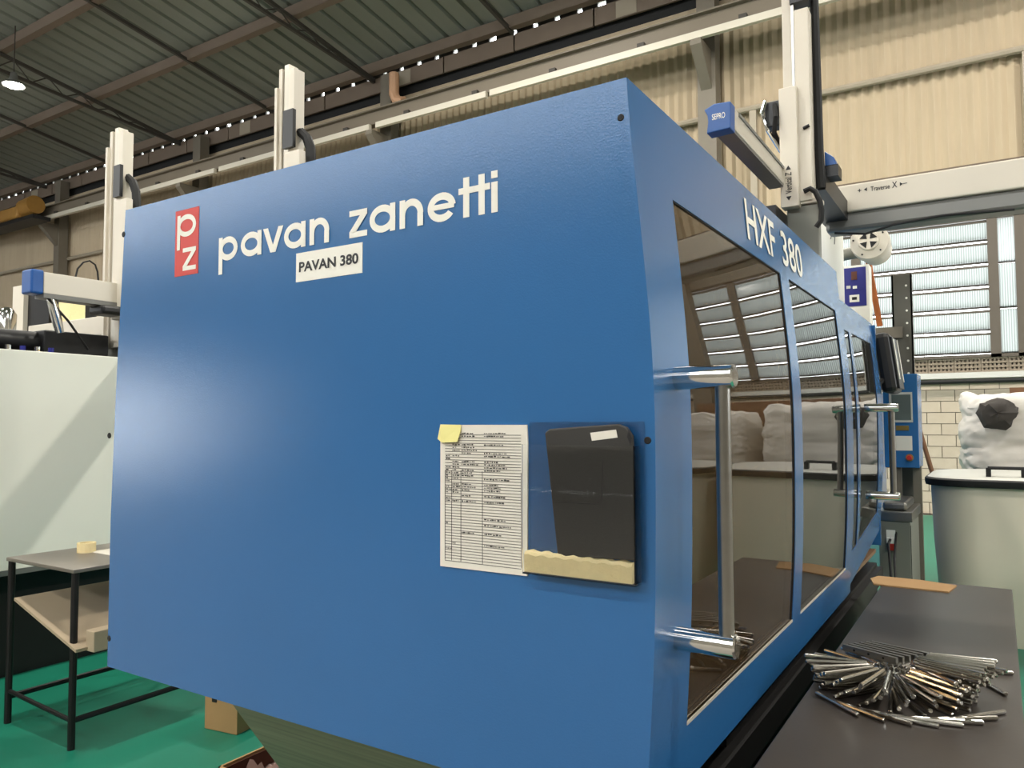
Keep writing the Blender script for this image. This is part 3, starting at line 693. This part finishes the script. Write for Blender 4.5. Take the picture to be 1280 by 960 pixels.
# ------------------------------------------------------------------ hopper equipment behind the blue machine
def cylp(px0, px1, py0, py1, Y):
    a = onY(px0, py1, Y); b = onY(px1, py0, Y); return (a.x + b.x) / 2, (b.x - a.x) / 2, a.z, b.z
cx, r, z0, z1 = cylp(1018, 1053, 268, 400, 4.75)
hp = empty('material_hopper', (cx, 4.75, 2.05), 'white cylindrical material hopper behind the robot pedestal', 'hopper')
MB().lathe((cx, 4.75, 0), [(r * .6, 2.056), (r, 2.12), (r, z1), (r * .97, z1 + .02), (r * .5, z1 + .03)], 28).build('drum', 'print_white', hp, True)
MB().path([(cx + r * .35, 4.75 - r * .96, 2.55), (cx + r * .5, 4.75 - r * .9, 2.60), (cx + r * .62, 4.75 - r * .82, 2.57), (cx + r * .58, 4.75 - r * .85, 2.52)], .003, 5).build('pen_mark', 'alu_dark', hp)
# blower drum with four vents
Yb = 5.6
c = onY(1086, 301, Yb); rr_ = (onY(1111, 301, Yb).x - onY(1061, 301, Yb).x) / 2
bl = empty('vacuum_blower', (c.x, Yb + .2, 2.05), 'round pale vacuum blower with four dark triangular vents', 'blower')
MB().lathe((c.x, Yb, c.z), [(rr_ * .5, -.02), (rr_ * .52, -.015), (rr_ * .55, 0), (rr_ * .96, .012), (rr_, .03), (rr_, .12), (rr_ * .9, .16), (rr_ * .85, .36)], 32, 'Y').build('housing', 'robot_cream', bl, True)
for k in range(4):
    a = math.pi / 2 * k + math.radians(45)
    P_ = lambda r, t: (c.x + r * math.cos(t), Yb - .0215, c.z + r * math.sin(t))
    MB().prism([P_(rr_ * .1, a), P_(rr_ * .46, a - .5), P_(rr_ * .46, a + .5)], (0, -.002, 0)).build('vent', 'rubber', bl)
for k in range(5):
    a = 1.25 * k + .5; MB().lathe((c.x + rr_ * .8 * math.cos(a), Yb + .004, c.z + rr_ * .8 * math.sin(a)), [(.006, -.006), (.006, .004)], 8, 'Y').build('screw', 'black_steel', bl)
MB().box(c.x - .03, c.x + .02, Yb - .012, Yb + .0, c.z + rr_ * .62, c.z + rr_ * .82).build('warning_sticker', 'yellow_paint', bl)
MB().path([(-.98, Yb + .15, 2.06), (-.98, Yb + .2, c.z - .12), (-.95, Yb + .25, c.z - .03), (c.x, Yb + .28, c.z)], .045, 14).build('stand_pipe', 'grey_paint', bl, True)
MB().path([(c.x - .1, Yb + .1, c.z + .07), (c.x - .12, Yb + .08, c.z + .16), (c.x - .18, Yb - .1, c.z + .2), (-.84, 5.1, 2.86), (-.81, 4.8, 2.82), (-.81, 4.75, 2.72)], .02, 8).build('hose', 'wood', bl, True)
# navy control box
Yc = 5.3
nb = empty('hopper_control_box', onY(1068, 385, Yc), 'navy and white control box standing under the vacuum blower', 'control box')
pbox(MB(), 1051, 1086, 330, 418.6, Yc, Yc + .12).build('housing', 'print_white', nb, bevel=.003)
pbox(MB(), 1053, 1082, 333, 384, Yc - .003, Yc).build('face_plate', 'navy', nb)
pbox(MB(), 1064, 1071, 339, 350, Yc - .008, Yc - .003).build('display', 'cardboard_dark', nb)
for i in range(3): pbox(MB(), 1058 + 8 * i, 1063 + 8 * i, 357, 361, Yc - .006, Yc - .003).build('button', ('lid', 'print_white', 'navy')[i], nb)
pbox(MB(), 1062, 1074, 368, 378, Yc - .005, Yc - .003).build('emblem', 'print_white', nb)
pbox(MB(), 1065, 1071, 371, 375, Yc - .007, Yc - .005).build('emblem_mark', 'print_black', nb)
# rear body of the machine: barrel housing
MB().box(-2.0, -.85, YE, 7.6, .3, 1.75).build('injection_unit_housing', 'blue_paint', mc, bevel=.01)
MB().box(-1.25, -.73, YE + .02, 5.9, 1.75, 2.06).build('hopper_base', 'grey_paint', mc, bevel=.01)

# operator screen at the far corner of the guards
hm = empty('operator_screen', (-.53, 5.1, 1.45), 'black operator screen with a bright edge at the far end of the blue guard', 'monitor')
Rh = Matrix.Rotation(math.radians(-18), 3, 'Y') @ Matrix.Rotation(math.radians(0), 3, 'Z')
hc = onY(1110, 455, 5.1)
MB().obox(hc, (.09, .30, .36), Matrix.Rotation(math.radians(-7), 3, 'Y')).build('case', 'black_plastic', hm, bevel=.03)
Rk = Matrix.Rotation(math.radians(-7), 3, 'Y')
MB().obox(hc + Vector((.05, 0, .0)), (.012, .25, .31), Rk).build('screen_face', 'black_plastic', hm, bevel=.004)
MB().obox(hc + Vector((.057, -.10, .02)), (.006, .025, .24), Rk).build('bezel_strip', 'print_white', hm, bevel=.002)
MB().obox(hc + Vector((.057, .10, .02)), (.006, .02, .26), Rk).build('bezel_strip', 'print_white', hm, bevel=.002)
MB().path([(-.582, 4.9, 1.62), (-.582, 4.93, 1.72), (hc.x, 5.0, 1.76)], .018, 10).build('swivel_arm', 'black_steel', hm)
MB().box(-.60, -.565, 4.818, 4.93, 1.2, 1.66).build('mounting_post', 'blue_paint', hm)

# perforated upright and blue cabinet
Yu = 6.1
pu = empty('perforated_upright', onY(1130, 640, Yu) * 1, 'tall perforated steel upright standing in front of the louvre window', 'upright')
a = onY(1121, 600, Yu); b = onY(1139, 342, Yu); pu.location = ((a.x + b.x) / 2, Yu, 0)
um = MB().box(a.x, b.x, Yu + .0, Yu + .012, 0, b.z).box(a.x, a.x + .012, Yu, Yu + .07, 0, b.z).box(b.x - .01, b.x, Yu, Yu + .07, 0, b.z)
um.build('channel', 'upright_grey', pu)
z = 1.75; hole = MB().lathe((0, 0, 0), [(.008, -.001), (.008, .001)], 8, 'Y').mesh('slot', 'print_white')
while z < b.z - .05:
    link(hole, 'slot', pu, Vector(((a.x + b.x) / 2 + .03, Yu - .001, z)) - origin(pu)); z += .09
pbox(MB(), 1090, 1128, 408, 424, Yu - .02, Yu + .08).build('cross_arm', 'column_grey', pu)
Yk = 5.75
bc = empty('blue_cabinet', onY(1128, 582, Yk), 'small blue control cabinet with grey display and red button on the upright', 'cabinet')
pbox(MB(), 1106, 1146, 467, 584, Yk, Yk + .3).build('housing', 'blue_paint', bc, bevel=.004)
pbox(MB(), 1112, 1140, 490, 528, Yk - .008, Yk).build('display_frame', 'lid', bc)
pbox(MB(), 1115, 1138, 493, 525, Yk - .012, Yk - .008).build('display', 'screen', bc)
pbox(MB(), 1120, 1136, 532, 538, Yk - .004, Yk).build('name_plate', 'brass', bc)
pbox(MB(), 1119, 1140, 545, 563, Yk - .004, Yk).build('info_label', 'paper', bc)
p = onY(1137, 572, Yk)
MB().lathe((p.x, Yk, p.z), [(.024, -.012), (.024, 0)], 14, 'Y').build('button_ring', 'yellow_paint', bc)
MB().lathe((p.x, Yk - .012, p.z), [(.014, -.02), (.017, -.012), (.012, 0)], 14, 'Y').build('stop_button', 'red_knob', bc, True)
q_ = onY(1115, 584, Yk)
MB().box(q_.x, q_.x + .05, Yk + .05, Yk + .1, 0, q_.z + .01).box(q_.x + .12, q_.x + .17, Yk + .05, Yk + .1, 0, q_.z + .01).build('stand', 'column_grey', bc)

# grey temperature unit behind the bench
Yt = 5.12
tu = empty('temperature_unit', (-.5, 5.4, 0), 'grey steel temperature control unit with a ribbed metal lid', 'control unit')
ux1 = onY(1138, 650, Yt).x; ux0 = onY(1098, 650, Yt).x
zt_ = onY(1135, 640, Yt).z
MB().box(ux0, ux1, Yt, Yt + .55, 0, zt_ - .06).build('body', 'grey_paint', tu, bevel=.006)
MB().box(ux0 - .005, ux1 + .012, Yt - .012, Yt + .56, zt_ - .06, zt_ + .0).build('lid_rim', 'satin_steel', tu, bevel=.004)
MB().box(ux0 + .02, ux1 - .02, Yt + .03, Yt + .53, zt_, zt_ + .05).build('lid', 'satin_steel', tu, bevel=.015)
MB().box(ux1 - .004, ux1 + .001, Yt + .002, Yt + .01, .05, zt_ - .08).build('panel_seam', 'rubber', tu)
pbox(MB(), 1108, 1119, 663, 673, Yt - .006, Yt).build('socket', 'print_white', tu)
pbox(MB(), 1108, 1120, 673, 679, Yt - .03, Yt).build('valve', 'print_white', tu, bevel=.003)
pbox(MB(), 1109, 1118, 680, 688, Yt - .02, Yt).build('valve_knob', 'red_knob', tu, bevel=.004)
MB().path([(-.56, 5.13, .80), (-.56, 5.0, .78), (-.54, 4.9, .62), (-.53, 4.9, .05)], .008, 6).path([(-.53, 5.13, .84), (-.53, 5.0, .7), (-.51, 4.85, .55), (-.5, 4.85, .05)], .007, 6).build('hose_pair', 'rubber', tu, True)

# leaning sticks
a = onY(1145, 522, 7.36); b = onY(1168, 600, 7.34)
d = (b - a).normalized(); foot = a + d * (a.z / -d.z)
MB().tube(a, foot, .018, 10).build('broom_stick', 'wood', smooth=True, label='dark wooden stick leaning by the blue cabinet', cat='stick', loc=foot)
a = onY(1084.5, 322, 5.985); foot = onY(1100, 407.6, 6.13)
MB().bar(a, foot, .035, .02).build('orange_pole', 'orange_wood', label='orange wooden pole leaning in front of the louvre window', cat='pole', loc=foot)

# ------------------------------------------------------------------ bins, sacks and boxes along the back
def rrect(x0, x1, y0, y1, r, n=7):
    out = []
    for (cx, cy, a0) in ((x1 - r, y1 - r, 0), (x0 + r, y1 - r, 90), (x0 + r, y0 + r, 180), (x1 - r, y0 + r, 270)):
        for i in range(n + 1):
            a = math.radians(a0 + 90 * i / n); out.append((cx + r * math.cos(a), cy + r * math.sin(a)))
    return out
def loft(rings):
    m = MB(); n = len(rings[0]); m.add([p for r in rings for p in r], [(i * n + k, i * n + (k + 1) % n, (i + 1) * n + (k + 1) % n, (i + 1) * n + k) for i in range(len(rings) - 1) for k in range(n)] + [tuple(range(n))[::-1], tuple((len(rings) - 1) * n + k for k in range(n))]); return m
def bin_(x0, x1, y0, y1, h, label):
    o = empty('storage_bin', ((x0 + x1) / 2, (y0 + y1) / 2, 0), label, 'bin')
    R = lambda d, z, r=.28: [(x, y, z) for x, y in rrect(x0 + d, x1 - d, y0 + d, y1 - d, r)]
    loft([R(.05, 0), R(.045, .03), R(.01, h * .6), R(0, h - .05)]).build('body', 'bin_grey', o, True)
    loft([R(-.03, h - .06), R(-.035, h - .04), R(-.035, h - .015), R(-.02, h - .005)]).build('lid_rim', 'rubber', o, True)
    loft([R(-.02, h - .006), R(.0, h + .005), R(.12, h + .015)]).build('lid', 'lid', o, True)
    xm = x0 + .46; yf = y0 + .1
    MB().path([(xm - .1, yf, h), (xm - .1, yf, h + .07), (xm + .1, yf, h + .07), (xm + .1, yf, h)], .012, 8).build('lid_handle', 'rubber', o)
    MB().box(xm - .115, xm - .085, yf - .03, yf + .03, h, h + .07).box(xm + .085, xm + .115, yf - .03, yf + .03, h, h + .07).build('handle_foot', 'rubber', o)
bin_(-.42, .85, 6.05, 7.15, 1.11, 'large pale grey storage bin with a handled lid behind the steel bench')
bin_(.95, 2.2, 6.05, 7.15, 1.11, 'large pale grey storage bin mirrored in the tinted machine window')
from mathutils import noise
def sack(x0, x1, y0, y1, z0, z1, seed, label, grp=None):
    m = MB(); nu, nv = 120, 110; rings = []
    cx, cy = (x0 + x1) / 2, (y0 + y1) / 2; hx, hy = (x1 - x0) / 2, (y1 - y0) / 2
    for j in range(nv + 1):
        t = j / nv; z = z0 + (z1 - z0) * min(1, t / .86)
        s = 1 if t < .80 else max(.04, 1 - ((t - .80) / .20) ** 2.2)
        lay = .016 * math.sin(t * 46 + seed) + .03 * noise.noise(Vector((0, seed, t * 7)))
        ring = []
        for i in range(nu):
            a = 2 * math.pi * i / nu; ca, sa = math.cos(a), math.sin(a)
            e = .42; x = math.copysign(abs(ca) ** e, ca); y = math.copysign(abs(sa) ** e, sa)
            nz = noise.noise(Vector((x * 2 + seed, y * 2, t * 9))) * .05 + abs(noise.noise(Vector((x * 4 + t * 3, y * 4 + seed, t * 26)))) * .05 + noise.noise(Vector((x * 12, y * 12 + seed, t * 60))) * .014
            k = (s + lay + nz) * (1 - .10 * t)
            top = noise.noise(Vector((x * 3 * s + seed, y * 3 * s, 5))) * .06 if t > .8 else 0
            ring.append((cx + hx * x * k, cy + hy * y * k, max(z0, z + top)))
        rings.append(ring)
    loft(rings).build('bulk_sack', 'bag_white', smooth=True, label=label, cat='sack', group=grp, loc=(cx, cy, z0))
def pallet(x0, x1, y0, y1, label):
    o = empty('pallet', ((x0 + x1) / 2, (y0 + y1) / 2, 0), label, 'pallet')
    for i in range(3): yy_ = y0 + (y1 - y0 - .1) * i / 2; MB().box(x0, x1, yy_, yy_ + .1, 0, .1).build('bearer', 'wood', o)
    for i in range(6): xx = x0 + (x1 - x0 - .12) * i / 5; MB().box(xx, xx + .12, y0, y1, .1, .125).build('deck_board', 'wood', o)
def lift(px, py, Y): return onY(px, py, Y)
l0 = onY(1199, 560, 7.8).x; zt1 = onY(1235, 497, 7.8).z
pallet(l0 - .02, l0 + 1.22, 7.5, 8.7, 'wooden pallet under the white sack with the dark cloth')
sack(l0 - .02, l0 + 1.2, 7.5, 8.7, .125, zt1 + .02, 1.3, 'crumpled white bulk sack with a dark cloth on its front')
pallet(l0 + 1.3, l0 + 2.52, 7.6, 8.7, 'wooden pallet under the white sack beside the one with the cloth')
sack(l0 + 1.3, l0 + 2.5, 7.6, 8.7, .125, zt1 - .05, 4.1, 'crumpled white bulk sack mirrored in the machine windows')
MB().box(l0 + .4, l0 + 2.2, 8.85, 8.9, 0, zt1 + .12).build('plywood_board', 'wood', label='upright plywood board behind the white sacks', cat='board', loc=(l0 + 1.3, 8.87, 0))
# dark cloth
cc = onY(1247, 516, 7.38); m = MB(); nu, nv = 20, 12
rings = []
for j in range(nv + 1):
    t = math.pi * j / nv; ring = []
    for i in range(nu):
        a = 2 * math.pi * i / nu; n_ = 1 + .35 * noise.noise(Vector((math.cos(a) * 1.6, math.sin(a) * 1.6, math.cos(t) * 2 + 3)))
        ring.append((cc.x + .135 * math.sin(t) * math.cos(a) * n_, cc.y + .07 - .09 * math.cos(t) * n_, cc.z + .12 * math.sin(t) * math.sin(a) * n_))
    rings.append(ring)
loft(rings).build('dark_cloth', 'cloth_dark', smooth=True, label='crumpled dark grey cloth lying on the white sack', cat='cloth', loc=cc)
# cardboard boxes beyond (mirrored in the windows)
for (x, y, z, w, d_, h, lb) in ((2.75, 8.2, 0, .9, .8, .9, 'tall brown cardboard box standing on the floor past the white sacks'), (2.8, 8.2, .9, .75, .6, .75, 'brown cardboard box on top of the tall cardboard box')):
    o = empty('cardboard_box', (x + w / 2, y + d_ / 2, z), lb, 'box')
    MB().box(x, x + w, y, y + d_, z, z + h).build('carton', 'cardboard', o, bevel=.004)
    MB().box(x - .001, x + w + .001, y + d_ / 2 - .03, y + d_ / 2 + .03, z + h * .7, z + h + .001).build('tape', 'foam', o)

# ------------------------------------------------------------------ left: white machine, its robot, the table
WX = -4.9
wm = empty('white_machine', (-5.6, 2.6, 0), 'neighbouring moulding machine with a plain cream side guard', 'machine')
wz1, wz0 = onX(60, 440, WX).z, onX(10, 713, WX).z
MB().box(WX - .03, WX, .4, 5.0, wz0, wz1).build('side_guard', 'cream_panel', wm, bevel=.004)
MB().box(WX - .02, WX + .004, .4, 5.0, wz0 - .03, wz0).build('lower_edge', 'alu_dark', wm)
MB().box(WX - 1.7, WX - .03, .4, .43, wz0, wz1).build('end_panel', 'cream_panel', wm)
MB().box(WX - 1.6, WX - .12, .5, 4.9, 0, wz0 + .02).build('machine_bed', 'black_steel', wm)
MB().box(WX - 1.7, WX - .05, .45, 4.95, wz0, wz1 - .25).build('inner_body', 'black_steel', wm)
YS = 3.1
p0 = onX(0, 424, -5.35); p1 = onX(98, 428, -5.35)
MB().tube((-5.49, .6, 2.05), (-5.49, 2.95, 2.05), .075, 18).build('core_cylinder', 'black_plastic', wm, True)
MB().box(-5.63, -5.36, 2.62, 3.06, 1.69, 2.13).build('valve_block', 'black_plastic', wm, bevel=.01)
for i in range(7):
    y = 2.05 + i * .085; MB().tube((-5.15, y, wz1 - .3), (-5.15, y, wz1 + .05), .017, 8).build('hose_fitting', 'chrome' if i % 2 else 'navy', wm)
# sister robot
r2 = empty('sister_robot', (-5.3, 3.2, 1.8), 'cream take-out robot with two vertical arms above the white machine', 'robot')
def column(X, px0, px1, pytop, Y, zb):
    a = onY(px0, pytop, Y); b = onY(px1, pytop, Y); w = b.x - a.x
    MB().box(a.x + w * .1, a.x + w * .28, Y, Y + .08, zb, a.z).build('guide_profile', 'robot_cream', r2)
    MB().box(a.x + w * .35, a.x + w * .62, Y + .01, Y + .08, zb, a.z + .02).build('guide_profile', 'alu', r2)
    MB().box(a.x + w * .68, b.x, Y, Y + .08, zb, a.z - .02).build('guide_profile', 'robot_cream', r2)
    MB().box(a.x, a.x + w * .14, Y - .02, Y, zb, a.z - .12).build('guide_strip', 'robot_cream', r2)
    return a.x, b.x, a.z
x0_, x1_, z_ = column(-5.2, 136, 154, 166, YS, 2.05)
pbox(MB(), 141, 150, 205, 247, YS - .03, YS - .005).build('drive_cover', 'black_plastic', r2)
pbox(MB(), 139, 158, 247, 400, YS - .06, YS - .01).build('carriage_cover', 'robot_cream', r2, bevel=.005)
for (px, py, w_) in ((153, 250, 0), (371, 195, 0)):
    q = [onY(a_, b_, YS + .05) for a_, b_ in ((px - 3, py - 26), (px + 6, py - 29), (px + 13, py - 22), (px + 17, py - 10), (px + 18, py + 12), (px + 18, py + 120))]
    MB().path(q, .03, 8).build('cable_chain', 'rubber', r2, True)
column(-3.55, 347, 368, 88, YS, 2.3)
pbox(MB(), 353, 366, 135, 186, YS - .03, YS - .005).build('drive_cover', 'black_plastic', r2)
pbox(MB(), 354, 374, 186, 300, YS - .06, YS - .01).build('carriage_cover', 'robot_cream', r2, bevel=.005)
MB().box(-6.75, -2.9, YS + .07, YS + .22, 2.17, 2.31).build('traverse_beam', 'robot_cream', r2, bevel=.006)
MB().box(-6.75, -2.9, YS + .09, YS + .2, 2.08, 2.17).build('traverse_lower', 'alu_dark', r2)  # lower face coloured darker for shade, as on the near beam
ca = onX(38, 364, -5.24); cb_ = onX(38, 337, -5.24)
y_c = ca.y; zc0, zc1 = ca.z, cb_.z
y_e = onX(121, 350, -5.24).y
MB().box(-5.36, -5.24, y_c + .08, YS + .05, zc0, zc1).build('arm_profile', 'alu', r2, bevel=.004)
MB().box(-5.365, -5.235, y_c, y_c + .08, zc0 - .01, zc1 + .01).build('end_cap', 'deep_blue', r2, bevel=.012)
MB().box(-5.35, -5.235, y_c + .08, YS + .03, zc0 - .03, zc0).build('arm_underside', 'alu_dark', r2)  # shade below this arm is put into the darker grey too
g0 = onX(64, 372, -5.28); g1 = onX(75, 416, -5.28)
MB().path([g0, g0 + (g1 - g0) * .5, g1], [.03, .034, .026], 12).build('gripper', 'chrome', r2, True)
MB().path([g0 + Vector((0, 0, .03)), g0 + Vector((.02, -.04, .0)), g0 + Vector((.03, .1, -.15)), g1 + Vector((.02, .18, -.1))], .008, 6).build('gripper_hose', 'black_plastic', r2, True)
MB().path([onX(94, 348, -5.3), onX(97, 336, -5.3), onX(104, 328, -5.3), onX(112, 326, -5.3), onX(119, 331, -5.3), onX(122, 340, -5.3), onX(123, 352, -5.3)], .006, 6).build('wire_loop', 'rubber', r2)
pbox(MB(), 110, 128, 380, 394, YS - .2, YS + .1).build('servo_motor', 'black_plastic', r2, bevel=.02)
MB().path([onY(118, 410, YS + .083), onY(130, 411, YS + .083), onY(126, 420, YS + .083), onY(124, 426, YS + .083)], .012, 8).build('lever', 'rail_light', r2)
MB().box(-5.6, -5.2, YS + .05, YS + .3, wz1 - .25, 2.1).build('pedestal', 'grey_paint', r2)
MB().tube((-5.75, YS + .12, 2.0), (-3.2, YS + .12, 2.0), .035, 10).build('rail_tube', 'brass', r2, True)
# grey cabinet behind it
Yg = 5.2
gc = empty('switch_cabinet', onY(45, 440, Yg), 'pale cabinet with an open dark front behind the white machine', 'cabinet'); gc.location.z = 0
pbox(MB(), 14, 30, 356, 440, Yg, Yg + .06).build('side_post', 'robot_cream', gc)
pbox(MB(), 15, 62, 356, 440, Yg + .06, Yg + .7).build('opening_shade_box', 'black_steel', gc)  # solid black box stands in for the shade inside the cabinet opening
pbox(MB(), 72, 88, 360, 440, Yg + .1, Yg + .3).build('door_edge', 'foam', gc)
a = onY(14, 440, Yg); b = onY(110, 440, Yg)
MB().box(a.x, b.x, Yg, Yg + .7, 0, a.z).build('plinth', 'robot_cream', gc)
# dryer pot
p = onX(8, 400, -7.0)
fp = empty('filter_pot', (p.x, p.y, 0), 'shiny metal filter pot above the black cylinder', 'pot')
MB().lathe((p.x, p.y, 0), [(.06, 0), (.06, 1.9), (.03, 2.0), (.03, 2.2), (.07, 2.24), (.075, 2.42), (.05, 2.46), (.02, 2.48)], 18).build('pot', 'chrome', fp, True)
MB().lathe((p.x, p.y, 0), [(.13, 1.95), (.13, 2.0)], 18).build('flange', 'alu_dark', fp)
# yellow hoist on the crane beam
a = onY(0, 283, 12.6); b = onY(45, 252, 12.6)
ho = empty('crane_hoist', (b.x - 1.2, 12.6, a.z), 'yellow crane hoist hanging beside the runway beam', 'hoist')
MB().box(a.x - 1, b.x - .6, 12.3, 12.9, a.z, b.z - .1).build('hoist_body', 'yellow_paint', ho, bevel=.06)
MB().tube((b.x - .7, 12.6, (a.z + b.z) / 2 + .1), (b.x, 12.6, (a.z + b.z) / 2 + .15), .30, 16).build('drum_end', 'yellow_paint', ho, True)
MB().box(a.x - 1, b.x + .2, 12.4, 12.98, a.z - .12, a.z).build('carriage', 'black_steel', ho)

# work table
ta = empty('work_table', (-3.95, 2.4, 0), 'worn steel work table on black legs with a sloping board beneath', 'table')
TX0, TX1, TY0, TY1, TZ = -4.265, -3.63, 1.93, 2.95, .825
MB().box(TX0, TX1, TY0, TY1, TZ - .018, TZ).build('table_top', 'table_top', ta, bevel=.003)
for x, y in ((TX0 + .02, TY0 + .02), (TX1 - .02, TY0 + .02), (TX0 + .02, TY1 - .02), (TX1 - .02, TY1 - .02)):
    MB().tube((x, y, 0), (x, y, TZ - .018), .0165, 10).build('leg', 'black_steel', ta, True)
MB().tube((TX0 + .02, TY0 + .02, .16), (TX1 - .02, TY0 + .02, .13), .011, 8).build('front_stretcher', 'black_steel', ta)
for x in (TX0 + .02, TX1 - .02): MB().tube((x, TY0 + .02, .13), (x, TY1 - .02, .13), .014, 8).build('side_stretcher', 'black_steel', ta)
MB().tube((TX0 + .02, TY1 - .02, .13), (TX1 - .02, TY1 - .02, .13), .014, 8).build('rear_stretcher', 'black_steel', ta)
s0 = onY(19, 747, TY0 + .0); s1 = onY(96, 812, TY0 + .0)
MB().add([(s0.x, TY0 - .005, s0.z), (s1.x, TY0 - .005, s1.z), (s1.x, TY1 - .1, s1.z), (s0.x, TY1 - .1, s0.z), (s0.x, TY0 - .005, s0.z - .014), (s1.x, TY0 - .005, s1.z - .014), (s1.x, TY1 - .1, s1.z - .014), (s0.x, TY1 - .1, s0.z - .014)],
         [(0, 1, 2, 3), (4, 7, 6, 5), (0, 4, 5, 1), (1, 5, 6, 2), (2, 6, 7, 3), (3, 7, 4, 0)]).build('sloping_board', 'shelf_board', ta)
MB().box(s1.x - .02, s1.x + .05, TY0 + .05, TY1 - .15, s1.z - .02, s1.z + .075).build('board_lip', 'shelf_board', ta, bevel=.004)
a = onZ(108, 690, TZ)
rt = empty('tape_roll', (a.x, a.y, TZ), 'roll of brown packing tape on the work table', 'tape')
MB().lathe((a.x, a.y, TZ), [(.045, 0), (.045, .05), (.032, .05), (.032, 0)], 22).build('roll', 'foam', rt, True)
a = onZ(120, 690, TZ)
MB().box(a.x - .03, a.x + .16, a.y - .02, a.y + .18, TZ, TZ + .003).build('paper_slip', 'paper', label='white paper slip beside the tape roll on the work table', cat='paper', loc=(a.x, a.y, TZ))

# cartons near the machine base
a = onZ(272, 914, 0)
o = empty('small_carton', (a.x, a.y, 0), 'small brown carton with a hand hole on the green floor', 'box')
Rz = Matrix.Rotation(math.radians(8), 3, 'Z')
MB().obox((a.x, a.y + .14, .12), (.21, .28, .24), Rz).build('carton', 'cardboard', o, bevel=.004)
MB().obox(Rz @ Vector((-.04, -.142, .03)) + Vector((a.x, a.y + .14, .12)), (.03, .004, .025), Rz).build('hand_hole', 'rubber', o)
MB().obox(Rz @ Vector((.106, -.03, .04)) + Vector((a.x, a.y + .14, .12)), (.002, .06, .03), Rz).build('print_mark', 'print_black', o)
bxx = onZ(291, 950, .30)
o = empty('open_carton', (bxx.x + .25, bxx.y + .1, 0), 'open carton with plastic film under the machine chute', 'box')
x0, x1, y0, y1 = bxx.x, bxx.x + .5, bxx.y - .06, bxx.y + .34
for nm, q in (('front_wall', (x0, x1, y0, y0 + .008)), ('rear_wall', (x0, x1, y1 - .008, y1)), ('side_wall', (x0, x0 + .008, y0, y1)), ('side_wall', (x1 - .008, x1, y0, y1))):
    MB().box(*q, 0, .30).build(nm, 'cardboard', o)
MB().box(x0, x1, y0, y1, 0, .01).build('bottom', 'cardboard', o)
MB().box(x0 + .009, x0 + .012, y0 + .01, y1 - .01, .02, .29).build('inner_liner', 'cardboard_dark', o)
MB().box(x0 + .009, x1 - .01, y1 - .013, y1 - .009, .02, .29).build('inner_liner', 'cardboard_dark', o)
m = MB(); nu = 22; vs = []
for j in range(nu):
    for i in range(nu):
        u, v = i / (nu - 1), j / (nu - 1)
        h = .2 + .10 * noise.noise(Vector((u * 5, v * 5, 2))) + .06 * noise.noise(Vector((u * 11, v * 11, 7)))
        vs.append((x0 + .015 + u * (x1 - x0 - .03), y0 + .015 + v * (y1 - y0 - .03), h + .03))
m.add(vs, [(j * nu + i, j * nu + i + 1, (j + 1) * nu + i + 1, (j + 1) * nu + i) for j in range(nu - 1) for i in range(nu - 1)])
m.build('plastic_film', 'plastic_film', o, True)
